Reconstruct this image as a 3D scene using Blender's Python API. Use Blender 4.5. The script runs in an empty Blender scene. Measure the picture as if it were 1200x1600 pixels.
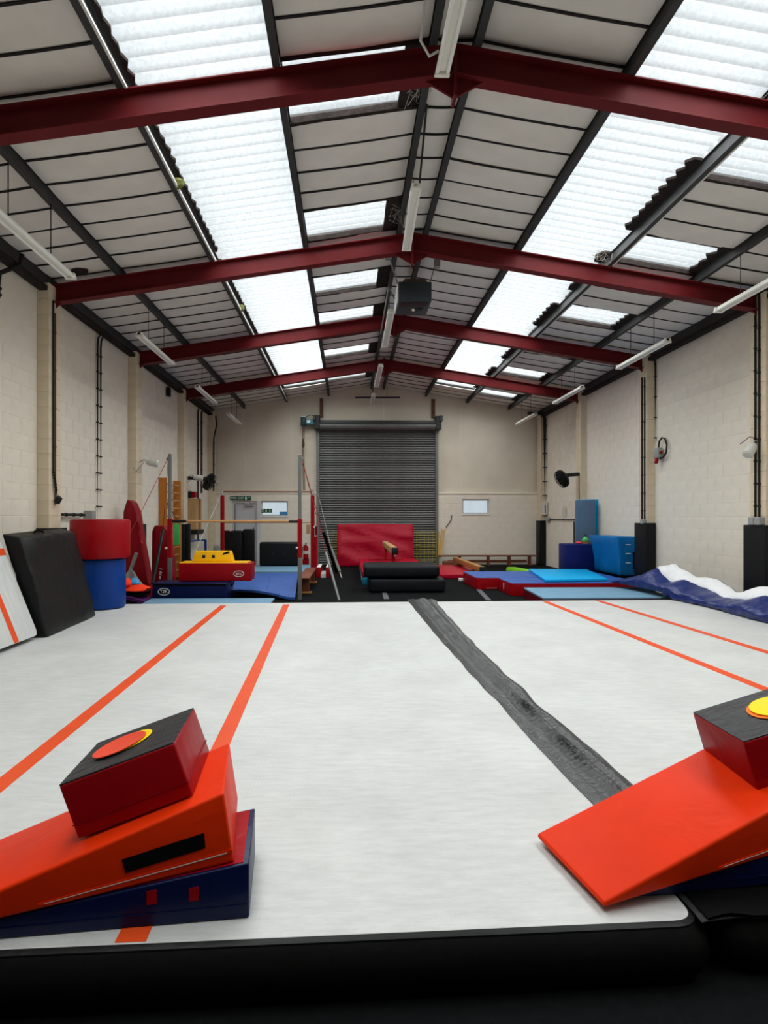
import bpy, bmesh, math, random
from mathutils import Vector, Matrix, noise
random.seed(7)
R = math.radians
scn = bpy.context.scene
C = scn.collection

# ------------------------------------------------------------------ camera
F, CX, HY, ZC, YAW = 950.0, 572.2, 809.0, 1.55, R(1.7)      # focal length in pixels of the 1200x1600 frame
cam_d = bpy.data.cameras.new('camera')
cam = bpy.data.objects.new('camera', cam_d); C.objects.link(cam)
cam_d.sensor_fit = 'HORIZONTAL'; cam_d.sensor_width = 36.0; cam_d.lens = F / 1200 * 36
cam_d.shift_x = (600 - CX) / 1200; cam_d.shift_y = (HY - 800) / 1200
cam_d.clip_start = 0.05; cam_d.clip_end = 300
cam.location = (0, 0, ZC); cam.rotation_euler = (R(90), 0, -YAW)
scn.camera = cam

# ------------------------------------------------------------------ view, world, daylight
scn.view_settings.view_transform = 'Standard'; scn.view_settings.look = 'None'
scn.view_settings.exposure = 0.0; scn.view_settings.gamma = 1.0
scn.view_settings.use_curve_mapping = False
world = bpy.data.worlds.new('overcast'); scn.world = world; world.use_nodes = True
wb = world.node_tree.nodes['Background']
wb.inputs[0].default_value = (0.86, 0.94, 1.0, 1); wb.inputs[1].default_value = 0.74

CEN, HALF = 0.963, 5.45                  # ridge line, half width between the walls
XL, XR, YB, YR = CEN - HALF, CEN + HALF, 20.0, -6.0
FRAMES = [5.50 + 3.62 * k for k in range(-3, 4)]
SL = 0.158
def zr(x): return 5.81 - SL * abs(x - CEN)        # top of the rafters
SKY_L, SKY_S = 8.0, R(172)
def daylight(d0, d1, side, y0, y1):      # the overcast sky standing over one roof light
    w = d1 - d0; dm = (d0 + d1) / 2
    l = bpy.data.lights.new('skylight_daylight', 'AREA'); l.shape = 'RECTANGLE'
    l.size = w; l.size_y = y1 - y0; l.spread = SKY_S
    l.energy = SKY_L * math.pi * w * (y1 - y0); l.color = (1.0, 0.995, 0.985)
    o = bpy.data.objects.new('skylight_daylight', l); C.objects.link(o)
    x = CEN + side * dm
    o.location = (x, (y0 + y1) / 2, zr(x) + 0.42); o.rotation_euler = (0, side * math.atan(SL), 0)
D = [0.2, 1.6, 2.97, 4.35, 5.37]         # purlin lines, from the ridge outwards
PITCH = 3.62 / 8
ROW0 = 5.50 - 16 * PITCH                 # first board row
def row(y): return round((y - ROW0) / PITCH)
def rowy(i): return ROW0 + i * PITCH
SKY0, SKY1 = row(-0.9), row(18.6)  # unseen roof lights behind the viewpoint, added to brighten near floor and walls
PATCH_L = [(row(y), row(y) + 2) for y in (-1.45, 0.9, 3.25, 5.60, 8.0, 10.35, 12.5, 14.9, 17.5)]
PATCH_R = [(row(y), row(y) + 2) for y in (-1.35, 1.05, 3.4, 5.75, 8.3, 10.8, 13.0, 15.5, 18.1)]
daylight(D[1], D[2], -1, rowy(SKY0), rowy(SKY1))
daylight(D[1], D[2], 1, rowy(SKY0), rowy(SKY1))
for a, b in PATCH_L: daylight(D[0], D[1], -1, rowy(a), rowy(b))
for a, b in PATCH_R: daylight(D[2], D[3], 1, rowy(a), rowy(b))

# ------------------------------------------------------------------ pixel to place
RV = Vector((math.cos(YAW), -math.sin(YAW), 0)); FV = Vector((math.sin(YAW), math.cos(YAW), 0))
CAM = Vector((0, 0, ZC))
def ray(px, py): return FV + RV * ((px - CX) / F) + Vector((0, 0, (HY - py) / F))
def onz(px, py, z): r = ray(px, py); return CAM + r * ((z - ZC) / r.z)
def onY(px, py, y): r = ray(px, py); return CAM + r * (y / r.y)
def onX(px, py, x): r = ray(px, py); return CAM + r * (x / r.x)
def onp(px, py, o, n): r = ray(px, py); return CAM + r * ((o - CAM).dot(n) / r.dot(n))

# ------------------------------------------------------------------ materials
def lin(c): return tuple(((v / 255) / 12.92 if v / 255 <= 0.04045 else ((v / 255 + 0.055) / 1.055) ** 2.4) for v in c) + (1,)
MATS = {}
def mat(name, col, rough=0.6, spec=0.3, metal=0.0, var=0.0, vscale=3.0, bump=0.0, bscale=20.0, bdist=0.01, stretch=(1, 1, 1), coat=0.0):
    m = bpy.data.materials.new(name); m.use_nodes = True; nt = m.node_tree; n = nt.nodes; L = nt.links
    p = n['Principled BSDF']; c = lin(col)
    p.inputs['Base Color'].default_value = c; p.inputs['Roughness'].default_value = rough
    p.inputs['Specular IOR Level'].default_value = spec; p.inputs['Metallic'].default_value = metal
    p.inputs['Coat Weight'].default_value = coat; p.inputs['Coat Roughness'].default_value = 0.25
    if var or bump:
        tc = n.new('ShaderNodeTexCoord'); mp = n.new('ShaderNodeMapping'); mp.inputs['Scale'].default_value = stretch
        L.new(tc.outputs['Object'], mp.inputs['Vector'])
    if var:
        nz = n.new('ShaderNodeTexNoise'); nz.inputs['Scale'].default_value = vscale; nz.inputs['Detail'].default_value = 5
        L.new(mp.outputs[0], nz.inputs['Vector'])
        mr = n.new('ShaderNodeMapRange'); mr.inputs[1].default_value = 0.3; mr.inputs[2].default_value = 0.7
        mr.inputs[3].default_value = 1 - var; mr.inputs[4].default_value = 1 + var
        L.new(nz.outputs[0], mr.inputs[0])
        mx = n.new('ShaderNodeMix'); mx.data_type = 'RGBA'; mx.blend_type = 'MULTIPLY'; mx.inputs[0].default_value = 1
        mx.inputs[6].default_value = c; L.new(mr.outputs[0], mx.inputs[7]); L.new(mx.outputs[2], p.inputs['Base Color'])
    if bump:
        nb = n.new('ShaderNodeTexNoise'); nb.inputs['Scale'].default_value = bscale; nb.inputs['Detail'].default_value = 4
        nb.inputs['Distortion'].default_value = 0.6
        L.new(mp.outputs[0], nb.inputs['Vector'])
        b = n.new('ShaderNodeBump'); b.inputs['Strength'].default_value = bump; b.inputs['Distance'].default_value = bdist
        L.new(nb.outputs[0], b.inputs['Height']); L.new(b.outputs[0], p.inputs['Normal'])
    MATS[name] = m; return m
def vinyl(name, col, rough=0.42, bump=0.35, bscale=5.0, stretch=(1, 1, 1), var=0.06, spec=0.2):
    return mat(name, col, rough, spec, var=var, vscale=4, bump=bump, bscale=bscale, bdist=0.03, stretch=stretch)
mat('wall', (229, 221, 205), 0.75, 0.2, var=0.05, vscale=2.2, bump=0.25, bscale=60, bdist=0.004)
mat('block', (230, 222, 207), 0.72, 0.22, var=0.06, vscale=3.5, bump=0.3, bscale=45, bdist=0.004)
mat('render', (214, 205, 188), 0.8, 0.15, var=0.06, vscale=1.2, bump=0.15, bscale=30, bdist=0.004)
mat('pilaster', (216, 201, 176), 0.75, 0.2, var=0.08, vscale=4, bump=0.3, bscale=50, bdist=0.004)
mat('carpet', (20, 21, 22), 0.95, 0.05, var=0.15, vscale=30, bump=0.4, bscale=400, bdist=0.002)
mat('tape', (92, 93, 96), 0.7, 0.2, var=0.1, vscale=10)
mat('roof', (30, 29, 28), 0.9, 0.1)
mat('board', (220, 216, 209), 0.85, 0.12, var=0.06, vscale=2.5, bump=0.15, bscale=6, bdist=0.01)
mat('strip', (34, 33, 34), 0.7, 0.2)
mat('purlin', (52, 53, 54), 0.6, 0.3, var=0.2, vscale=4)
mat('purlin_highlight', (205, 205, 200), 0.55, 0.3, var=0.15, vscale=5)
mat('filler', (48, 42, 40), 0.9, 0.1, var=0.3, vscale=12, bump=0.6, bscale=30, bdist=0.02)
mat('red_steel', (96, 22, 26), 0.5, 0.14, var=0.12, vscale=2.5, bump=0.1, bscale=12, bdist=0.004)
mat('galv', (118, 120, 118), 0.5, 0.5, metal=0.4, var=0.15, vscale=6, stretch=(1, 1, 6))
mat('slat', (108, 110, 108), 0.45, 0.5, metal=0.35, var=0.12, vscale=3)
mat('dark_steel', (44, 45, 47), 0.5, 0.4, var=0.1)
mat('rust', (96, 70, 55), 0.75, 0.2, var=0.3, vscale=8)
mat('steel', (128, 130, 128), 0.4, 0.5, metal=0.5, var=0.08)
mat('chrome', (200, 200, 200), 0.25, 0.6, metal=0.9)
mat('lamp_white', (226, 225, 214), 0.5, 0.3, var=0.04)
mat('tube', (236, 237, 232), 0.35, 0.4)
mat('grey_plastic', (150, 152, 150), 0.5, 0.3)
mat('pale_plastic', (205, 205, 198), 0.5, 0.3)
mat('black_plastic', (20, 20, 21), 0.45, 0.35)
mat('cable', (22, 22, 22), 0.6, 0.3)
mat('heater', (46, 54, 58), 0.5, 0.35, var=0.06)
mat('heater_side', (190, 192, 190), 0.4, 0.5, metal=0.3)
mat('teal_motor', (70, 130, 145), 0.5, 0.3)
mat('teal_dark', (32, 58, 62), 0.5, 0.3)
mat('white_paint', (236, 236, 234), 0.5, 0.3)
mat('door', (196, 198, 202), 0.5, 0.3)
mat('door_frame', (206, 208, 210), 0.5, 0.3)
mat('sign_green', (10, 84, 54), 0.5, 0.3)
mat('blue_print', (70, 140, 190), 0.6, 0.2)
mat('wood', (168, 118, 66), 0.5, 0.3, var=0.15, vscale=5, stretch=(1, 8, 8))
mat('wood_bar', (186, 140, 92), 0.45, 0.3, var=0.1, vscale=6)
mat('orange_wood', (190, 118, 44), 0.5, 0.3, var=0.12, vscale=5, stretch=(8, 8, 1))
mat('brown_wood', (112, 62, 40), 0.55, 0.25, var=0.2, vscale=5, stretch=(1, 6, 6))
mat('plywood', (186, 148, 104), 0.65, 0.2, var=0.1, vscale=3, stretch=(4, 4, 1))
mat('suede', (172, 136, 96), 0.9, 0.1, var=0.1, vscale=12)
mat('rope_red', (176, 40, 44), 0.6, 0.2)
mat('net', (176, 160, 60), 0.7, 0.2)
mat('cane', (206, 168, 90), 0.6, 0.2)
mat('cobweb', (150, 146, 138), 0.9, 0.05)
mat('moss', (112, 116, 66), 0.95, 0.05, var=0.3, vscale=30)
# vinyls
vinyl('orange', (222, 50, 6), 0.45, 0.35, 3.0, spec=0.1)
vinyl('red', (150, 2, 16), 0.40, 0.40, 4.0)
vinyl('red_deep', (132, 6, 22), 0.40, 0.5, 4.0, (1, 1, 0.5))
vinyl('wine', (92, 2, 18), 0.45, 0.3)
vinyl('crimson', (166, 4, 38), 0.42, 0.6, 2.6, (1, 1, 2.2))
vinyl('navy', (8, 20, 64), 0.35, 0.35, 4.0)
vinyl('navy_dark', (13, 15, 20), 0.6, 0.3, 5.0)
vinyl('blue', (8, 56, 132), 0.42, 0.35, 5.0, (1, 1, 0.3))
vinyl('royal', (52, 92, 166), 0.4, 0.5, 4.0)
vinyl('cobalt', (17, 28, 92), 0.5, 0.3, 4.0)
vinyl('tarp', (24, 42, 104), 0.3, 0.8, 5.0, (1, 1.5, 1), spec=0.3)
vinyl('tarp_white', (232, 234, 236), 0.4, 0.5, 6.0)
vinyl('cyan', (0, 166, 226), 0.42, 0.35, 4.0)
vinyl('cyan_drape', (8, 108, 172), 0.38, 0.8, 5.0, (1, 1, 0.4))
vinyl('teal', (20, 120, 150), 0.5, 0.4)
vinyl('slate', (88, 112, 136), 0.85, 0.15, 8.0)
vinyl('lightblue', (112, 150, 176), 0.8, 0.15, 8.0)
vinyl('lime', (132, 206, 40), 0.5, 0.2)
vinyl('green', (70, 180, 90), 0.3, 0.25, 4.0, (1, 1, 0.3), spec=0.5)
vinyl('yellow', (246, 186, 10), 0.45, 0.3, 4.0)
vinyl('disc_yellow', (250, 214, 6), 0.5, 0.1)
vinyl('disc_red', (226, 74, 48), 0.55, 0.1)
vinyl('disc_orange', (240, 120, 30), 0.55, 0.1)
vinyl('black', (19, 20, 21), 0.45, 0.5, 3.0, (1, 1.8, 1))
vinyl('black_top', (48, 48, 50), 0.42, 0.7, 7.0, (1, 3, 1))
vinyl('pad', (20, 21, 22), 0.5, 0.2)
vinyl('strap', (8, 8, 9), 0.9, 0.1, spec=0.1)
vinyl('velcro', (44, 45, 46), 0.36, 0.25, 40.0, spec=0.6)
vinyl('skirt', (8, 8, 9), 0.5, 0.2, 6.0, spec=0.12)
vinyl('cloth_grey', (128, 132, 130), 0.8, 0.5, 10)
vinyl('cloth_orange', (250, 66, 30), 0.7, 0.4, 10)
vinyl('cloth_blue', (70, 160, 220), 0.7, 0.4, 10)
vinyl('purple', (92, 40, 104), 0.5, 0.4, 6)
vinyl('stripe', (222, 78, 32), 0.45, 0.1)
vinyl('pink', (230, 60, 90), 0.5, 0.2)

def track_mat():
    m = mat('track_white', (199, 201, 199), 0.5, 0.25, var=0.07, vscale=1.6)
    nt = m.node_tree; n = nt.nodes; L = nt.links; p = n['Principled BSDF']
    tc = n.new('ShaderNodeTexCoord'); ch = n.new('ShaderNodeTexVoronoi'); ch.inputs['Scale'].default_value = 62
    ch.inputs['Randomness'].default_value = 0.0
    L.new(tc.outputs['Object'], ch.inputs['Vector'])
    b = n.new('ShaderNodeBump'); b.inputs['Strength'].default_value = 0.22; b.inputs['Distance'].default_value = 0.006
    L.new(ch.outputs['Distance'], b.inputs['Height']); L.new(b.outputs[0], p.inputs['Normal'])
    # scuffs: a second, finer noise stretched across the fabric
    mp = n.new('ShaderNodeMapping'); mp.inputs['Scale'].default_value = (3, 12, 1); L.new(tc.outputs['Object'], mp.inputs['Vector'])
    nz = n.new('ShaderNodeTexNoise'); nz.inputs['Scale'].default_value = 2.0; nz.inputs['Detail'].default_value = 8
    nz.inputs['Roughness'].default_value = 0.7; L.new(mp.outputs[0], nz.inputs['Vector'])
    mr = n.new('ShaderNodeMapRange'); mr.inputs[1].default_value = 0.35; mr.inputs[2].default_value = 0.65
    mr.inputs[3].default_value = 0.9; mr.inputs[4].default_value = 1.05; L.new(nz.outputs[0], mr.inputs[0])
    src = p.inputs['Base Color'].links[0].from_socket
    mx = n.new('ShaderNodeMix'); mx.data_type = 'RGBA'; mx.blend_type = 'MULTIPLY'; mx.inputs[0].default_value = 1
    L.new(src, mx.inputs[6]); L.new(mr.outputs[0], mx.inputs[7]); L.new(mx.outputs[2], p.inputs['Base Color'])
track_mat()
def sheet_mat():
    m = bpy.data.materials.new('grp_sheet'); m.use_nodes = True; nt = m.node_tree; n = nt.nodes; L = nt.links
    n.remove(n['Principled BSDF']); out = n['Material Output']
    tc = n.new('ShaderNodeTexCoord')
    nz = n.new('ShaderNodeTexNoise'); nz.inputs['Scale'].default_value = 26; nz.inputs['Detail'].default_value = 6; nz.inputs['Roughness'].default_value = 0.7
    L.new(tc.outputs['Object'], nz.inputs['Vector'])
    cr = n.new('ShaderNodeValToRGB'); cr.color_ramp.elements[0].position = 0.3; cr.color_ramp.elements[1].position = 0.62
    cr.color_ramp.elements[0].color = (0.76, 0.79, 0.79, 1); cr.color_ramp.elements[1].color = (0.95, 0.97, 0.97, 1)
    L.new(nz.outputs[0], cr.inputs[0])
    # shade of the corrugations painted into the colour, darker along the troughs
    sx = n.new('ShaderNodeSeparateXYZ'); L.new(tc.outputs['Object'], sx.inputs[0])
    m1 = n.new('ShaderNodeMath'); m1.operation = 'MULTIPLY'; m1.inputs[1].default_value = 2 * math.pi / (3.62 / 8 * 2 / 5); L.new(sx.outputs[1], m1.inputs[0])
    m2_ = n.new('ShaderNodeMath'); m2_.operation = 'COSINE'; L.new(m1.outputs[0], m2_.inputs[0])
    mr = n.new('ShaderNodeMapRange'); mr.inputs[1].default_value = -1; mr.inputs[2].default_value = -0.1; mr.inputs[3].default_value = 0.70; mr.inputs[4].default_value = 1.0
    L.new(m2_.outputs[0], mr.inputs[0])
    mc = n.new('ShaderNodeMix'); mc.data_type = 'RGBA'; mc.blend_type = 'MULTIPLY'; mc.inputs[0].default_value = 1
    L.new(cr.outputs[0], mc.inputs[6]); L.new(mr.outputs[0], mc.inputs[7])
    tl = n.new('ShaderNodeBsdfTranslucent'); L.new(mc.outputs[2], tl.inputs[0])
    tr = n.new('ShaderNodeBsdfTransparent'); L.new(mc.outputs[2], tr.inputs[0])
    mx = n.new('ShaderNodeMixShader'); mx.inputs[0].default_value = SHEET_FAC
    L.new(tr.outputs[0], mx.inputs[1]); L.new(tl.outputs[0], mx.inputs[2])
    df = n.new('ShaderNodeBsdfDiffuse'); df.inputs[0].default_value = (0.7, 0.72, 0.72, 1)
    m2 = n.new('ShaderNodeMixShader'); m2.inputs[0].default_value = 0.12
    L.new(mx.outputs[0], m2.inputs[1]); L.new(df.outputs[0], m2.inputs[2]); L.new(m2.outputs[0], out.inputs[0])
    MATS['grp_sheet'] = m
SHEET_FAC = 0.08
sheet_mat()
def glass_mat():
    m = bpy.data.materials.new('pane_glass'); m.use_nodes = True; nt = m.node_tree; n = nt.nodes; L = nt.links
    n.remove(n['Principled BSDF']); out = n['Material Output']
    tr = n.new('ShaderNodeBsdfTransparent'); tr.inputs[0].default_value = (0.95, 0.98, 1, 1)
    gl = n.new('ShaderNodeBsdfGlossy'); gl.inputs['Roughness'].default_value = 0.05
    mx = n.new('ShaderNodeMixShader'); mx.inputs[0].default_value = 0.06
    L.new(tr.outputs[0], mx.inputs[1]); L.new(gl.outputs[0], mx.inputs[2]); L.new(mx.outputs[0], out.inputs[0])
    MATS['pane_glass'] = m
glass_mat()

# ------------------------------------------------------------------ geometry helpers: a geo is (verts, faces)
def V(*a): return Vector(a)
def box(x0, x1, y0, y1, z0, z1):
    return hexa([V(x0, y0, z0), V(x1, y0, z0), V(x1, y1, z0), V(x0, y1, z0), V(x0, y0, z1), V(x1, y0, z1), V(x1, y1, z1), V(x0, y1, z1)])
def hexa(p): return ([Vector(q) for q in p], [(3, 2, 1, 0), (4, 5, 6, 7), (0, 1, 5, 4), (1, 2, 6, 5), (2, 3, 7, 6), (3, 0, 4, 7)])
def join(*gs):
    v, f = [], []
    for a, b in gs:
        k = len(v); v += list(a); f += [tuple(i + k for i in q) for q in b]
    return v, f
def prism(poly, vec):
    n = len(poly); v = [Vector(p) for p in poly] + [Vector(p) + Vector(vec) for p in poly]
    f = [tuple(range(n - 1, -1, -1)), tuple(range(n, 2 * n))] + [(i, (i + 1) % n, n + (i + 1) % n, n + i) for i in range(n)]
    return v, f
def tube(pts, r, n=8):
    pts = [Vector(p) for p in pts]; v, f = [], []; rs = r if isinstance(r, (list, tuple)) else [r] * len(pts)
    ref = None
    for i, p in enumerate(pts):
        d = (pts[min(i + 1, len(pts) - 1)] - pts[max(i - 1, 0)]).normalized()
        if ref is None: ref = V(0, 0, 1) if abs(d.z) < 0.9 else V(1, 0, 0)
        a = d.cross(ref).normalized(); b = d.cross(a).normalized(); ref = -b if False else ref
        for k in range(n):
            t = 2 * math.pi * k / n; v.append(p + (a * math.cos(t) + b * math.sin(t)) * rs[i])
    for i in range(len(pts) - 1):
        for k in range(n): f.append((i * n + k, i * n + (k + 1) % n, (i + 1) * n + (k + 1) % n, (i + 1) * n + k))
    f.append(tuple(range(n - 1, -1, -1))); m = (len(pts) - 1) * n; f.append(tuple(m + k for k in range(n)))
    return v, f
def lathe(prof, base, axis=(0, 0, 1), n=20):
    ax = Vector(axis).normalized(); a = ax.orthogonal().normalized(); b = ax.cross(a); base = Vector(base); v, f = [], []
    for r, h in prof:
        for k in range(n):
            t = 2 * math.pi * k / n; v.append(base + ax * h + (a * math.cos(t) + b * math.sin(t)) * r)
    for i in range(len(prof) - 1):
        for k in range(n): f.append((i * n + k, i * n + (k + 1) % n, (i + 1) * n + (k + 1) % n, (i + 1) * n + k))
    f.append(tuple(range(n - 1, -1, -1))); m = (len(prof) - 1) * n; f.append(tuple(m + k for k in range(n)))
    return v, f
def bevel(g, r, seg=2):
    bm = bmesh.new(); vs = [bm.verts.new(p) for p in g[0]]
    for q in g[1]: bm.faces.new([vs[i] for i in q])
    bmesh.ops.recalc_face_normals(bm, faces=bm.faces[:])
    bmesh.ops.bevel(bm, geom=bm.edges[:], offset=r, segments=seg, affect='EDGES', profile=0.5, clamp_overlap=True)
    bm.verts.index_update()
    out = ([v.co.copy() for v in bm.verts], [tuple(v.index for v in f.verts) for f in bm.faces]); bm.free(); return out
def subdiv(g, cuts):
    bm = bmesh.new(); vs = [bm.verts.new(p) for p in g[0]]
    for q in g[1]: bm.faces.new([vs[i] for i in q])
    bmesh.ops.subdivide_edges(bm, edges=bm.edges[:], cuts=cuts, use_grid_fill=True)
    bm.verts.index_update()
    out = ([v.co.copy() for v in bm.verts], [tuple(v.index for v in f.verts) for f in bm.faces]); bm.free(); return out
def rough(g, amp, sc, seed=0):
    v = [p + noise.noise_vector(p * sc + V(seed, seed * 2, seed * 3)) * amp for p in g[0]]; return v, g[1]
def wrinkle(g, cuts, nrm, d, amp, f, seed=0, k=.28):     # soft creases pressed into a cover, running across direction d
    nrm = Vector(nrm).normalized(); d = Vector(d).normalized(); c = nrm.cross(d); g = subdiv(g, cuts); v = []
    ds, cs = [p.dot(d) for p in g[0]], [p.dot(c) for p in g[0]]; d0, d1, c0, c1 = min(ds), max(ds), min(cs), max(cs)
    for p in g[0]:
        e = min((p.dot(d) - d0) / (d1 - d0), (d1 - p.dot(d)) / (d1 - d0), (p.dot(c) - c0) / (c1 - c0), (c1 - p.dot(c)) / (c1 - c0)); e = min(1, max(0, e - .02) / .16)
        a = noise.noise(V(p.dot(d) * f, p.dot(c) * f * k, seed)); b = noise.noise(V(p.dot(d) * f * 2.1, p.dot(c) * f * k * 1.6, seed + 7))
        v.append(p + nrm * amp * e * ((1 - min(1, abs(a) * 2.6)) ** 2 + .5 * (1 - min(1, abs(b) * 2.6)) ** 2))
    return v, g[1]
def grid(pts, closed=False):          # rows of points -> one surface
    m = len(pts[0]); v = [Vector(p) for r_ in pts for p in r_]; f = []
    for i in range(len(pts) - 1):
        for j in range(m - 1): f.append((i * m + j, i * m + j + 1, (i + 1) * m + j + 1, (i + 1) * m + j))
    return v, f
def thick(pts, off):                   # a sheet with thickness: rows of points, offset vector
    n, m = len(pts), len(pts[0]); off = Vector(off); v = [Vector(p) for r_ in pts for p in r_]; k = len(v); v += [p + off for p in v[:k]]
    f = []
    for i in range(n - 1):
        for j in range(m - 1):
            a = (i * m + j, i * m + j + 1, (i + 1) * m + j + 1, (i + 1) * m + j); f.append(a); f.append(tuple(q + k for q in reversed(a)))
    for i in range(n - 1):
        a, b = i * m, (i + 1) * m; f.append((b, a, a + k, b + k)); a, b = i * m + m - 1, (i + 1) * m + m - 1; f.append((a, b, b + k, a + k))
    for j in range(m - 1):
        f.append((j, j + 1, j + 1 + k, j + k)); a = (n - 1) * m + j; f.append((a + 1, a, a + k, a + 1 + k))
    return v, f
def slab4(a, b, c, d, h, nu=1, nv=1, fz=None):   # a quad a-b-c-d (world points) with thickness h upwards
    pts = []
    for i in range(nv + 1):
        r_ = []
        for j in range(nu + 1):
            s, t = j / nu, i / nv; p = Vector(a).lerp(Vector(b), s).lerp(Vector(d).lerp(Vector(c), s), t)
            if fz: p = p + V(0, 0, fz(s, t))
            r_.append(p)
        pts.append(r_)
    return thick(pts, (0, 0, h))

WL = {}
def mesh_of(name, g, m, smooth=30):
    me = bpy.data.meshes.new(name); me.from_pydata([tuple(p) for p in g[0]], [], g[1]); me.update()
    bm = bmesh.new(); bm.from_mesh(me); bmesh.ops.recalc_face_normals(bm, faces=bm.faces[:]); bm.to_mesh(me); bm.free()
    if smooth:
        me.polygons.foreach_set('use_smooth', [True] * len(me.polygons)); me.set_sharp_from_angle(angle=R(smooth))
    if m: me.materials.append(MATS[m])
    return me
def obj(name, g, m, parent=None, smooth=30):
    vs = g[0]; xs = [p.x for p in vs]; ys = [p.y for p in vs]; zs = [p.z for p in vs]
    base = V((min(xs) + max(xs)) / 2, (min(ys) + max(ys)) / 2, min(zs))
    o = bpy.data.objects.new(name, mesh_of(name, ([p - base for p in vs], g[1]), m, smooth)); C.objects.link(o)
    WL[o.name] = base
    if parent: o.parent = parent; o.location = base - WL[parent.name]
    else: o.location = base
    return o
def put(name, me, loc, parent, rot=None, scale=None):     # a piece that shares its mesh
    o = bpy.data.objects.new(name, me); C.objects.link(o); WL[o.name] = Vector(loc)
    o.parent = parent; o.location = Vector(loc) - WL[parent.name]
    if rot: o.rotation_euler = rot
    if scale: o.scale = scale
    return o
def tag(o, label, cat, group=None):
    o['label'] = label; o['category'] = cat
    if group: o['group'] = group
    return o
def thing(name, label, cat, loc, group=None):
    o = bpy.data.objects.new(name, None); C.objects.link(o); o.empty_display_size = 0.1
    o.location = Vector(loc); WL[o.name] = Vector(loc); return tag(o, label, cat, group)
def struct(o, label=None):
    o['kind'] = 'structure'
    if label: o['label'] = label
    return o
def single(name, g, m, label, cat, group=None, smooth=30): return tag(obj(name, g, m, None, smooth), label, cat, group)
def text(name, s, size, loc, ex, ey, m, parent, align='CENTER', depth=0.002):
    cu = bpy.data.curves.new(name, 'FONT'); cu.body = s; cu.size = size; cu.align_x = align; cu.align_y = 'CENTER'; cu.extrude = depth
    t = bpy.data.objects.new(name + '_tmp', cu); C.objects.link(t)
    bpy.context.view_layer.update()
    me = bpy.data.meshes.new_from_object(t.evaluated_get(bpy.context.evaluated_depsgraph_get()))
    bpy.data.objects.remove(t)
    ex = Vector(ex).normalized(); ey = Vector(ey).normalized(); ez = ex.cross(ey)
    g = ([Vector(loc) + ex * v.co.x + ey * v.co.y + ez * v.co.z for v in me.vertices], [tuple(p.vertices) for p in me.polygons])
    bpy.data.meshes.remove(me)
    return obj(name, g, m, parent, 0)
def ring(c, ex, ey, a, b, w, d=0.003, n=28):       # flat oval ring
    ex, ey = Vector(ex), Vector(ey); ez = ex.cross(ey).normalized(); v, f = [], []
    for k in range(n):
        t = 2 * math.pi * k / n
        for q in (0, 1):
            for h in (0, d): v.append(Vector(c) + ex * (math.cos(t) * (a - q * w)) + ey * (math.sin(t) * (b - q * w)) + ez * h)
    for k in range(n):
        i, j = 4 * k, 4 * ((k + 1) % n)
        f += [(i + 1, j + 1, j + 3, i + 3), (i, j, j + 1, i + 1), (i + 2, i + 3, j + 3, j + 2), (i, i + 2, j + 2, j)]
    return v, f
def oval(c, ex, ey, a, b, d=0.002, n=28):
    ex, ey = Vector(ex), Vector(ey); ez = ex.cross(ey).normalized()
    return prism([Vector(c) + ex * (math.cos(2 * math.pi * k / n) * a) + ey * (math.sin(2 * math.pi * k / n) * b) for k in range(n)], ez * d)

# ================================================================== THE SETTING
floor = struct(obj('floor', box(XL - .3, XR + .3, YR - .3, YB + .3, -0.2, 0.0), 'carpet'), 'black carpeted gym floor')
def floor_tape(a, b, w):
    a, b = Vector(a), Vector(b); d = (b - a).normalized(); s = V(d.y, -d.x, 0) * w / 2
    obj('floor_tape', slab4(a - s, a + s, b + s, b - s, 0.002), 'tape', floor)
floor_tape(onz(764, 938, 0.001), onz(716, 888, 0.001), 0.10)
floor_tape(onz(604, 936, 0.001), onz(596, 912, 0.001), 0.10)

# ---- side walls: painted blockwork
COURSE, BL = 0.225, 0.45
def wall_side(name, x, sgn, label):
    w = struct(obj(name, box(min(x + sgn * .004, x + sgn * .3), max(x + sgn * .004, x + sgn * .3), YR, YB + .3, 0, 5.18), 'wall'), label)
    return w
wall_left = wall_side('wall_left', XL, -1, 'long cream painted blockwork wall on the left')
wall_right = wall_side('wall_right', XR, 1, 'long cream painted blockwork wall on the right')
def block_geo(l, h, t, c=0.004):          # local: face towards -y, length x
    return ([V(-l/2, 0, 0), V(l/2, 0, 0), V(l/2, 0, h), V(-l/2, 0, h), V(-l/2 + c, -t, c), V(l/2 - c, -t, c), V(l/2 - c, -t, h - c), V(-l/2 + c, -t, h - c)],
            [(4, 5, 6, 7), (0, 1, 5, 4), (1, 2, 6, 5), (2, 3, 7, 6), (3, 0, 4, 7)])
JOINT = 0.005
block_me = mesh_of('block', block_geo(BL - JOINT, COURSE - JOINT, 0.0045, 0.003), 'block', 0)
half_me = mesh_of('half_block', block_geo(BL / 2 - JOINT, COURSE - JOINT, 0.0045, .003), 'block', 0)
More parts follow.
